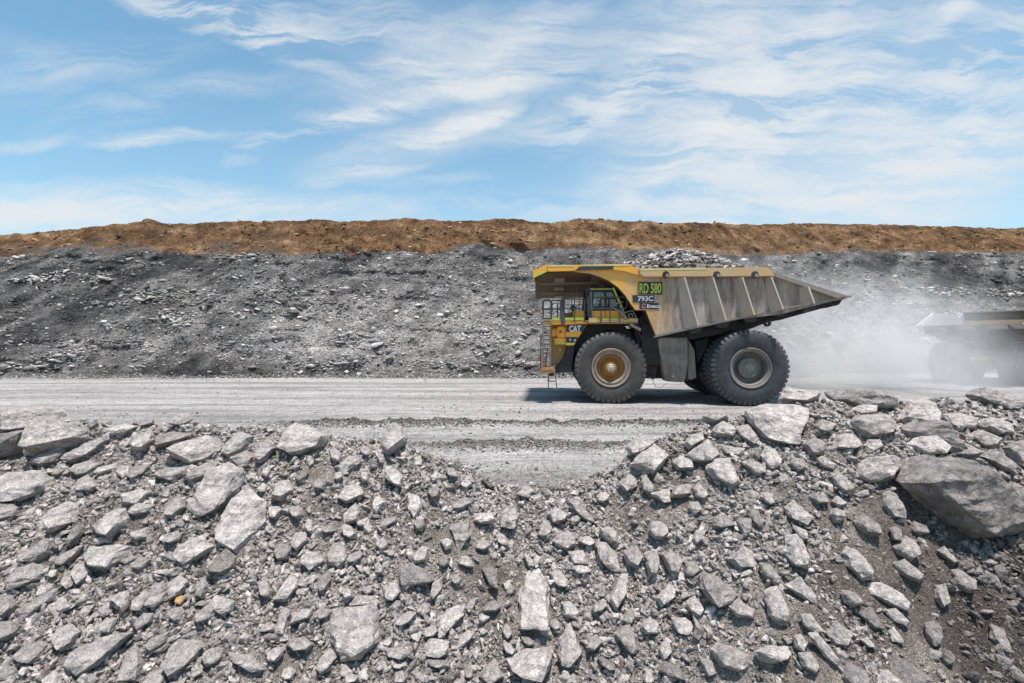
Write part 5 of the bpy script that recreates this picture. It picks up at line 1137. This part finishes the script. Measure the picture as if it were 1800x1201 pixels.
pbox(965, 974, 656.5, 661.5, .0, .35, 'step_hanger', M['black'])
rail('folding_ladder', [[(963.5, 657), (964.2, 683.5)], [(975.5, 656), (979, 683.5)], [(964, 670.4), (977.3, 670.4)], [(964.2, 683.5), (979, 683.5)]], .026, 'rail', -.05)
MB().box(*[L(952, 644, -.2)[0], L(954.5, 630, -.2)[0]], -.22, -.12, L(952, 644, -.2)[1], L(952, 628, -.2)[1]).build('red_tag', M['emblem'], truck)
pl = MB(); p_, q_ = L(1108, 570.5, -.1), L(1127, 580, -.1); pl.prism([(p_[0], p_[1]+.07), (q_[0], q_[1]+.07), (q_[0]-.03, q_[1]-.07), (p_[0]-.02, p_[1]-.07)], -.15, -.02); pl.build('lamp_bar', M['beam'], truck, .01)
# dark body mount, hoist cylinders
MB().tube([(3.1, 1.2, 1.9), (3.9, 1.2, 4.0)], .16, 12).tube([(3.1, 4.9, 1.9), (3.9, 4.9, 4.0)], .16, 12).build('hoist_cylinder', M['frame'], truck, smooth=True)
mf = MB(); mf.prism([L(*p, .9) for p in [(1222, 600), (1245, 594), (1243, 610), (1226, 640)]], .9, 1.1); mf.build('mud_flap', M['frame'], truck)

# ---------------- lettering
def text(s_, px0, px1, py0, py1, yd, name, mat, parent=truck, font_w=1.0, off=.004):
    cu = bpy.data.curves.new(name, 'FONT'); cu.body = s_; cu.extrude = .003; cu.offset = off; cu.resolution_u = 4
    tmp = bpy.data.objects.new(name, cu); C.objects.link(tmp); bpy.context.view_layer.update()
    dg = bpy.context.evaluated_depsgraph_get(); me = bpy.data.meshes.new_from_object(tmp.evaluated_get(dg)); bpy.data.objects.remove(tmp)
    co = np.array([v_.co[:] for v_ in me.vertices]); mn, mx_ = co.min(0), co.max(0); a, b = L(px0, py1, yd), L(px1, py0, yd)
    for v_, c in zip(me.vertices, co):
        v_.co = (a[0]+(c[0]-mn[0])/(mx_[0]-mn[0])*(b[0]-a[0]), yd-(c[2]-mn[2])*1.0, a[1]+(c[1]-mn[1])/(mx_[1]-mn[1])*(b[1]-a[1]))
    me.materials.clear(); me.materials.append(M[mat]); o = bpy.data.objects.new(name, me); C.objects.link(o); o.parent = parent; return o
truck_text = []
def T_(o): truck_text.append(o.name); return o
T_(ppoly([(1122.3, 495.6), (1164.2, 495.8), (1164.2, 518), (1122.5, 517.6)], W0-.024, .02, 'number_board', M['plate_black'], bodyo))
T_(text('RD 580', 1124, 1162.3, 497.8, 516.2, W0-.03, 'fleet_number', 'lime', bodyo, off=.022))
T_(ppoly([(1111.6, 519), (1150, 519.2), (1150, 531.6), (1112.4, 531.8)], W0-.022, .018, 'model_board', M['plate_black'], bodyo))
T_(text('793C', 1121, 1148.2, 520.4, 529.8, W0-.028, 'model_number', 'white', bodyo, off=.03))
T_(ppoly([(1124.2, 532.4), (1158, 532.6), (1158, 543.4), (1124.2, 543.4)], W0-.020, .016, 'owner_board', M['plate_black'], bodyo))
T_(text('Emeco', 1137.5, 1160, 535.2, 541.4, W0-.026, 'owner_name', 'white', bodyo, off=.012))
c = L(1132, 538, W0); em = MB()
for q0, q1 in ((.6, 2.6), (2.9, 5.8)):
    for k in range(10):
        a0 = q0+(q1-q0)*k/10; a1 = q0+(q1-q0)*(k+1)/10
        em.add([(c[0]+.12*math.cos(a0), W0-.024, c[1]+.12*math.sin(a0)), (c[0]+.12*math.cos(a1), W0-.024, c[1]+.12*math.sin(a1)), (c[0]+.055*math.cos(a1), W0-.024, c[1]+.055*math.sin(a1)), (c[0]+.055*math.cos(a0), W0-.024, c[1]+.055*math.sin(a0))], [(0, 1, 2, 3)])
T_(em.build('owner_emblem', M['emblem'], bodyo))
T_(text('CAT', 1000.3, 1021.3, 572.2, 583.4, .200, 'maker_name', 'white', truck, off=.045))
T_(ppoly([(1007.6, 583.4), (1014.4, 583.4), (1011.0, 578.6)], .1935, .004, 'maker_triangle', M['yellow'], truck))
c = L(1002.3, 597.3, .2); T_(MB().lathe([(.2, .06), (.194, .06), (.194, .001)], 16, c[0], c[1]).build('small_emblem', M['hub'], truck))
T_(ppoly([(1008.5, 599.6), (1012.8, 599.6), (1010.4, 595.6)], .196, .006, 'small_emblem', M['white'], truck))
# everything so far also makes the second truck, standing far right in the dust
bpy.context.view_layer.update()
def copy_tree(o, parent=None):
    if o.name in truck_text: return None
    c = o.copy(); C.objects.link(c); c.parent = parent
    for ch in list(o.children): copy_tree(ch, c)
    return c
truck2 = copy_tree(truck)
tz = 210.0; lipx = L(1497, 521, W0)[0]; lw = (36.9, 44.2); c2, s2 = math.cos(R(tz)), math.sin(R(tz))
T2 = dict(x=lw[0]-(lipx*c2-W0*s2), y=lw[1]-(lipx*s2+W0*c2), rz=tz)
truck2.location = (T2['x'], T2['y'], -.7); truck2.rotation_euler = (0, 0, R(T2['rz']))
tag(truck2, 'second haul truck half lost in dust at the right edge, seen from behind', 'haul truck')
def dusty(o):
    if o.type == 'MESH' and o.data.materials and o.data.materials[0].name in ('truck_yellow', 'dusty_yellow', 'scoured_tray_paint', 'dusty_beam', 'reflective_lime', 'faded_lime', 'lit_rib_edge', 'lit_rib', 'grimy_yellow'):
        o.material_slots[0].link = 'OBJECT'; o.material_slots[0].material = M['tray_floor'] if 'rail' in o.name or 'flange' in o.name or 'body' in o.name else M['beam']
    for ch in o.children: dusty(ch)
bpy.context.view_layer.update(); dusty(truck2)
# its rear number board on the frame
rb = MB(); rb.box(xr+1.42, xr+1.44, 2.45, 3.75, 1.9, 2.6); rb.build('number_board', M['plate_black'], truck2)
cu = bpy.data.curves.new('fleet_number', 'FONT'); cu.body = 'RD 547'; cu.extrude = .004; cu.offset = .012; cu.size = .38; cu.align_x = 'CENTER'
tmp = bpy.data.objects.new('fleet_number', cu); C.objects.link(tmp); bpy.context.view_layer.update(); me = bpy.data.meshes.new_from_object(tmp.evaluated_get(bpy.context.evaluated_depsgraph_get())); bpy.data.objects.remove(tmp)
me.materials.clear(); me.materials.append(M['lime']); fn = bpy.data.objects.new('fleet_number', me); C.objects.link(fn); fn.parent = truck2; fn.location = (xr+1.452, 3.1, 2.12); fn.rotation_euler = (R(90), 0, R(90))

# ---------------- driver
def person():
    me = bpy.data.meshes.new('person'); bmx = bmesh.new(); sk = bmx.verts.layers.skin.verify()
    J = dict(pel=(0, 0, 0, .16), sp=(0.02, 0, .22, .15), ch=(.03, 0, .42, .17), nk=(.02, 0, .56, .065), hd=(-.01, 0, .66, .095), hd2=(-.01, 0, .78, .10),
             sl=(.03, -.19, .46, .07), el=(-.12, -.25, .24, .05), wl=(-.36, -.14, .30, .035), hl=(-.44, -.12, .33, .04), sr=(.03, .19, .46, .07), er=(-.12, .25, .24, .05), wr=(-.36, .14, .30, .035), hr=(-.44, .12, .33, .04),
             kl=(-.46, -.13, .02, .08), fl=(-.50, -.13, -.40, .055), tl=(-.66, -.13, -.46, .04), kr=(-.46, .13, .02, .08), fr=(-.50, .13, -.40, .055), tr=(-.66, .13, -.46, .04), hpl=(-.02, -.1, 0, .11), hpr=(-.02, .1, 0, .11))
    vv = {}
    for k, (x, y, z, r) in J.items(): v_ = bmx.verts.new((x, y, z)); v_[sk].radius = (r, r); vv[k] = v_
    vv['pel'][sk].use_root = True
    for a, b in (('pel', 'sp'), ('sp', 'ch'), ('ch', 'nk'), ('nk', 'hd'), ('hd', 'hd2'), ('ch', 'sl'), ('sl', 'el'), ('el', 'wl'), ('wl', 'hl'), ('ch', 'sr'), ('sr', 'er'), ('er', 'wr'), ('wr', 'hr'), ('pel', 'hpl'), ('hpl', 'kl'), ('kl', 'fl'), ('fl', 'tl'), ('pel', 'hpr'), ('hpr', 'kr'), ('kr', 'fr'), ('fr', 'tr')): bmx.edges.new((vv[a], vv[b]))
    bmx.to_mesh(me); bmx.free(); o = bpy.data.objects.new('person', me); C.objects.link(o); o.modifiers.new('skin', 'SKIN'); s = o.modifiers.new('sub', 'SUBSURF'); s.levels = 1; s.render_levels = 1
    bpy.context.view_layer.update(); m2 = bpy.data.meshes.new_from_object(o.evaluated_get(bpy.context.evaluated_depsgraph_get())); o.modifiers.clear(); o.data = m2
    m2.materials.clear(); [m2.materials.append(M[k]) for k in ('skin', 'orange', 'navy')]
    for p in m2.polygons:
        c = p.center; p.use_smooth = True
        p.material_index = 0 if (c.z > .57 or c.x < -.38 and c.z > .2) else (1 if c.z > .08 and c.x > -.30 else 2)
    hm = MB(); hm.lathe([(0, .001), (.02, .08), (.08, .125), (.14, .135), (.14, .16), (.155, .16), (.155, .001)], 18)
    h = hm.build('helmet', M['white'], o, smooth=True); h.rotation_euler = (R(-90), 0, 0); h.location = (-.01, 0, .94)
    return o
drv = person(); sx_, sz_ = L(1064, 537.5, 1.2)
drv.location = truck.matrix_world @ Vector((sx_-.05, 1.2, sz_-.02)); drv.rotation_euler = (0, 0, -R(YAW)); tag(drv, 'driver in orange vest seated at the wheel inside the truck cab', 'person')

# ---------------- load of broken rock in the tray
def world_of(x, y, z): return truck.matrix_world @ Vector((x, y, z))
LOAD = [(1100, 487), (1112, 470), (1122, 462), (1140, 454), (1160, 449), (1175, 445.5), (1188, 447), (1200, 446.5), (1215, 450), (1232, 455), (1250, 461), (1268, 468), (1290, 482), (1320, 500), (1350, 515), (1400, 530)]
lx = [L(p[0], p[1], 2.6) for p in LOAD]; nxl, nyl = 60, 30; vs = []; tn_ = []
gx = np.linspace(lx[0][0]+.1, lx[-1][0], nxl); gy = np.linspace(W0+.09, W1-.09, nyl); GX, GY = np.meshgrid(gx, gy)
top_z = .18+np.interp(GX, [a[0] for a in lx], [a[1] for a in lx]); railz = L(1240, 473, W0)[1]
edge = np.clip(1-((GY-2.8)/3.3)**2, 0, 1); GZ = np.interp(GX, [a[0] for a in fl], [a[1] for a in fl])-.1
hz = np.minimum(top_z, railz-.55)+(np.maximum(top_z-(railz-.55), 0))*edge**.6; hz = np.maximum(hz+.12*fbm(P3(GX*1.5, GY*1.5), 4, 700), GZ)
V = P3(GX, GY, hz-.12).reshape(-1, 3); V = (V@np.array(Matrix.Rotation(-R(YAW), 3, 'Z')).T)+np.array(truck.location)
pile = np_mesh('load_fines', V, grid_faces(nxl, nyl), M['soil']); tag(pile, 'fine broken rock filling the tray of the haul truck', 'rock load', kind='stuff')
def loc2w(x, y, z): p = np.stack([x, y, z], -1); return (p@np.array(Matrix.Rotation(-R(YAW), 3, 'Z')).T)+np.array(truck.location)
ii = rng.integers(0, nxl*nyl, 3000); x = GX.ravel()[ii]+rng.uniform(-.06, .06, 3000); y = GY.ravel()[ii]; z = hz.ravel()[ii]; k = (z > railz-1.2) & (y > W0+.2) & (y < W1-.2)
stone_field('load_rubble', loc2w(x, y, z-.06)[k], rng.uniform(.14, .55, k.sum()), np.clip(rng.normal(.85, .35, k.sum()), .2, 1.6), M['rock'], 'small broken stones heaped in the truck tray', 'rock load', elong=(1.2, 1, .7), PROTO=PROTO_D)
BIGLOAD = [(1122, 469, 16, 9, 1.25, 'pale jagged rock at the front end of the truck load'), (1134, 463, 17, 10, .9, 'grey rock second from the front of the truck load'), (1131, 470, 15, 7, 1.2, 'flat rock low at the front of the truck load'), (1148, 458, 18, 9, 1.25, 'pale slab on the front slope of the truck load'), (1145, 468, 15, 9, .8, 'dark rock in the lower front of the truck load'), (1160, 463, 20, 10, 1.3, 'wide pale rock in the middle of the front slope of the load'), (1166, 452, 14, 9, .7, 'dark pointed rock left of the top of the load'), (1177, 448, 17, 9, .85, 'rock forming the top of the truck load'), (1174, 460, 16, 11, 1.0, 'blocky rock just under the top of the load'), (1190, 451, 15, 9, .75, 'dark rock right of the top of the load'), (1185, 466, 14, 9, 1.1, 'grey lump under the dark rock of the load'), (1212, 461, 24, 15, .5, 'large dark boulder standing in the truck load'), (1228, 459, 12, 8, 1.0, 'pale lump behind the large dark boulder of the load'), (1238, 464, 14, 8, 1.1, 'grey lump on the rear slope of the truck load'), (1250, 467, 13, 7, 1.25, 'pale lump on the rear slope of the truck load'), (1262, 470, 12, 6, 1.1, 'last small lump at the rear of the truck load')]
for i, (px_, py_, w_, h_, tn1, lb) in enumerate(BIGLOAD):
    r = np.random.default_rng(900+i); yy = .95+1.2*r.uniform(); cx_, cz_ = L(px_, py_, yy); s_ = (HUBY+yy)/F; w_ = w_*1.3*s_; h_ = h_*1.35*s_
    pts_ = rand_stone(14, r)*np.array([1, 1, 1]); pts_ = pts_[:, [0, 1, 2]]*np.array([w_, w_*.8, h_*1.6]); v_, f_ = hull_mesh(pts_); o = np_mesh('load_rock', v_, f_, M['rock'], tone=np.full(len(v_), tn1*1.0)); o.location = loc2w(np.array(cx_), np.array(yy), np.array(cz_+.13)); o.rotation_euler = (r.normal(0, .15), r.normal(0, .25), r.uniform(0, 3)); tag(o, lb, 'rock', 'large rocks in the truck load')
v_, f_ = hull_mesh([(x_, y_, z_) for x_, z_ in ((-.14, -.42), (.14, -.42), (.36, .40), (.10, .42)) for y_ in (-.2, .2)]); o = np_mesh('load_rock', v_, f_, M['rock'], tone=np.full(len(v_), 1.45)); cx_, cz_ = L(1197, 462, .75); o.location = loc2w(np.array(cx_), np.array(.75), np.array(cz_)); tag(o, 'bright upright slab leaning on the large dark boulder of the load', 'rock', 'large rocks in the truck load')
# ---------------- a scrap of red cloth high on the face
fp = face_point(621, 449)[0]; rg = MB().prism([(-.45, -.25), (-.1, -.1), (.45, .22), (.5, .3), (.1, .12), (-.35, -.1)], -.05, .05).build('red_scrap', M['red']); rg.location = Vector(fp)+Vector((0, -.5, 0)); tag(rg, 'small red scrap caught on the dark rock face below the brown bank', 'scrap')

# ================================================================== dust hanging behind the trucks
def dust(name, loc, rad, dens, label, nscale=.35, seed=0., rz=0., nz=.55):
    bm = bmesh.new(); bmesh.ops.create_icosphere(bm, subdivisions=4, radius=1.0); me = bpy.data.meshes.new(name); bm.to_mesh(me); bm.free()
    o = bpy.data.objects.new(name, me); C.objects.link(o); o.location = loc; o.scale = rad; o.rotation_euler = (0, 0, R(rz))
    m = bpy.data.materials.new(name); m.use_nodes = True; t = m.node_tree; t.nodes.remove(t.nodes['Principled BSDF'])
    pv = t.nodes.new('ShaderNodeVolumePrincipled'); pv.inputs['Color'].default_value = (.93, .915, .90, 1); pv.inputs['Anisotropy'].default_value = .1
    t.links.new(pv.outputs[0], t.nodes['Material Output'].inputs['Volume'])
    c = t.nodes.new('ShaderNodeTexCoord'); g = nd(t, 'ShaderNodeTexGradient'); g.gradient_type = 'SPHERICAL'; t.links.new(c.outputs['Object'], g.inputs[0])
    mp = t.nodes.new('ShaderNodeMapping'); t.links.new(c.outputs['Object'], mp.inputs[0]); mp.inputs['Scale'].default_value = [r*nscale for r in rad]; mp.inputs['Location'].default_value = (seed, seed, seed)
    n = noise(t, 1.0, 3, .6, mp.outputs[0], .3)
    nn = mth(t, 'MAXIMUM', mth(t, 'SUBTRACT', n, nz-.25), 0.0)
    d = mth(t, 'MULTIPLY', mth(t, 'MULTIPLY', mth(t, 'POWER', g.outputs['Fac'], 1.2), nn), dens*4.0)
    t.links.new(d, pv.inputs['Density']); me.materials.append(m); tag(o, label, 'dust', kind='stuff')
    return o
dust('dust_cloud', (21.0, 31.0, 2.0), (12.0, 6.5, 6.4), .44, 'pale dust billowing up behind the rear wheels of the front truck', .38, 2.1, nz=.6)
dust('dust_cloud', (29.5, 37.0, .4), (13.0, 8.0, 4.4), .15, 'dust drifting low around the second truck at the right', .34, 5.3, nz=.55)
dust('dust_cloud', (12.9, 28.5, 6.7), (4.6, 2.8, 1.8), .30, 'thin dust blowing off the load above the tray', .8, 9.7, nz=.62)
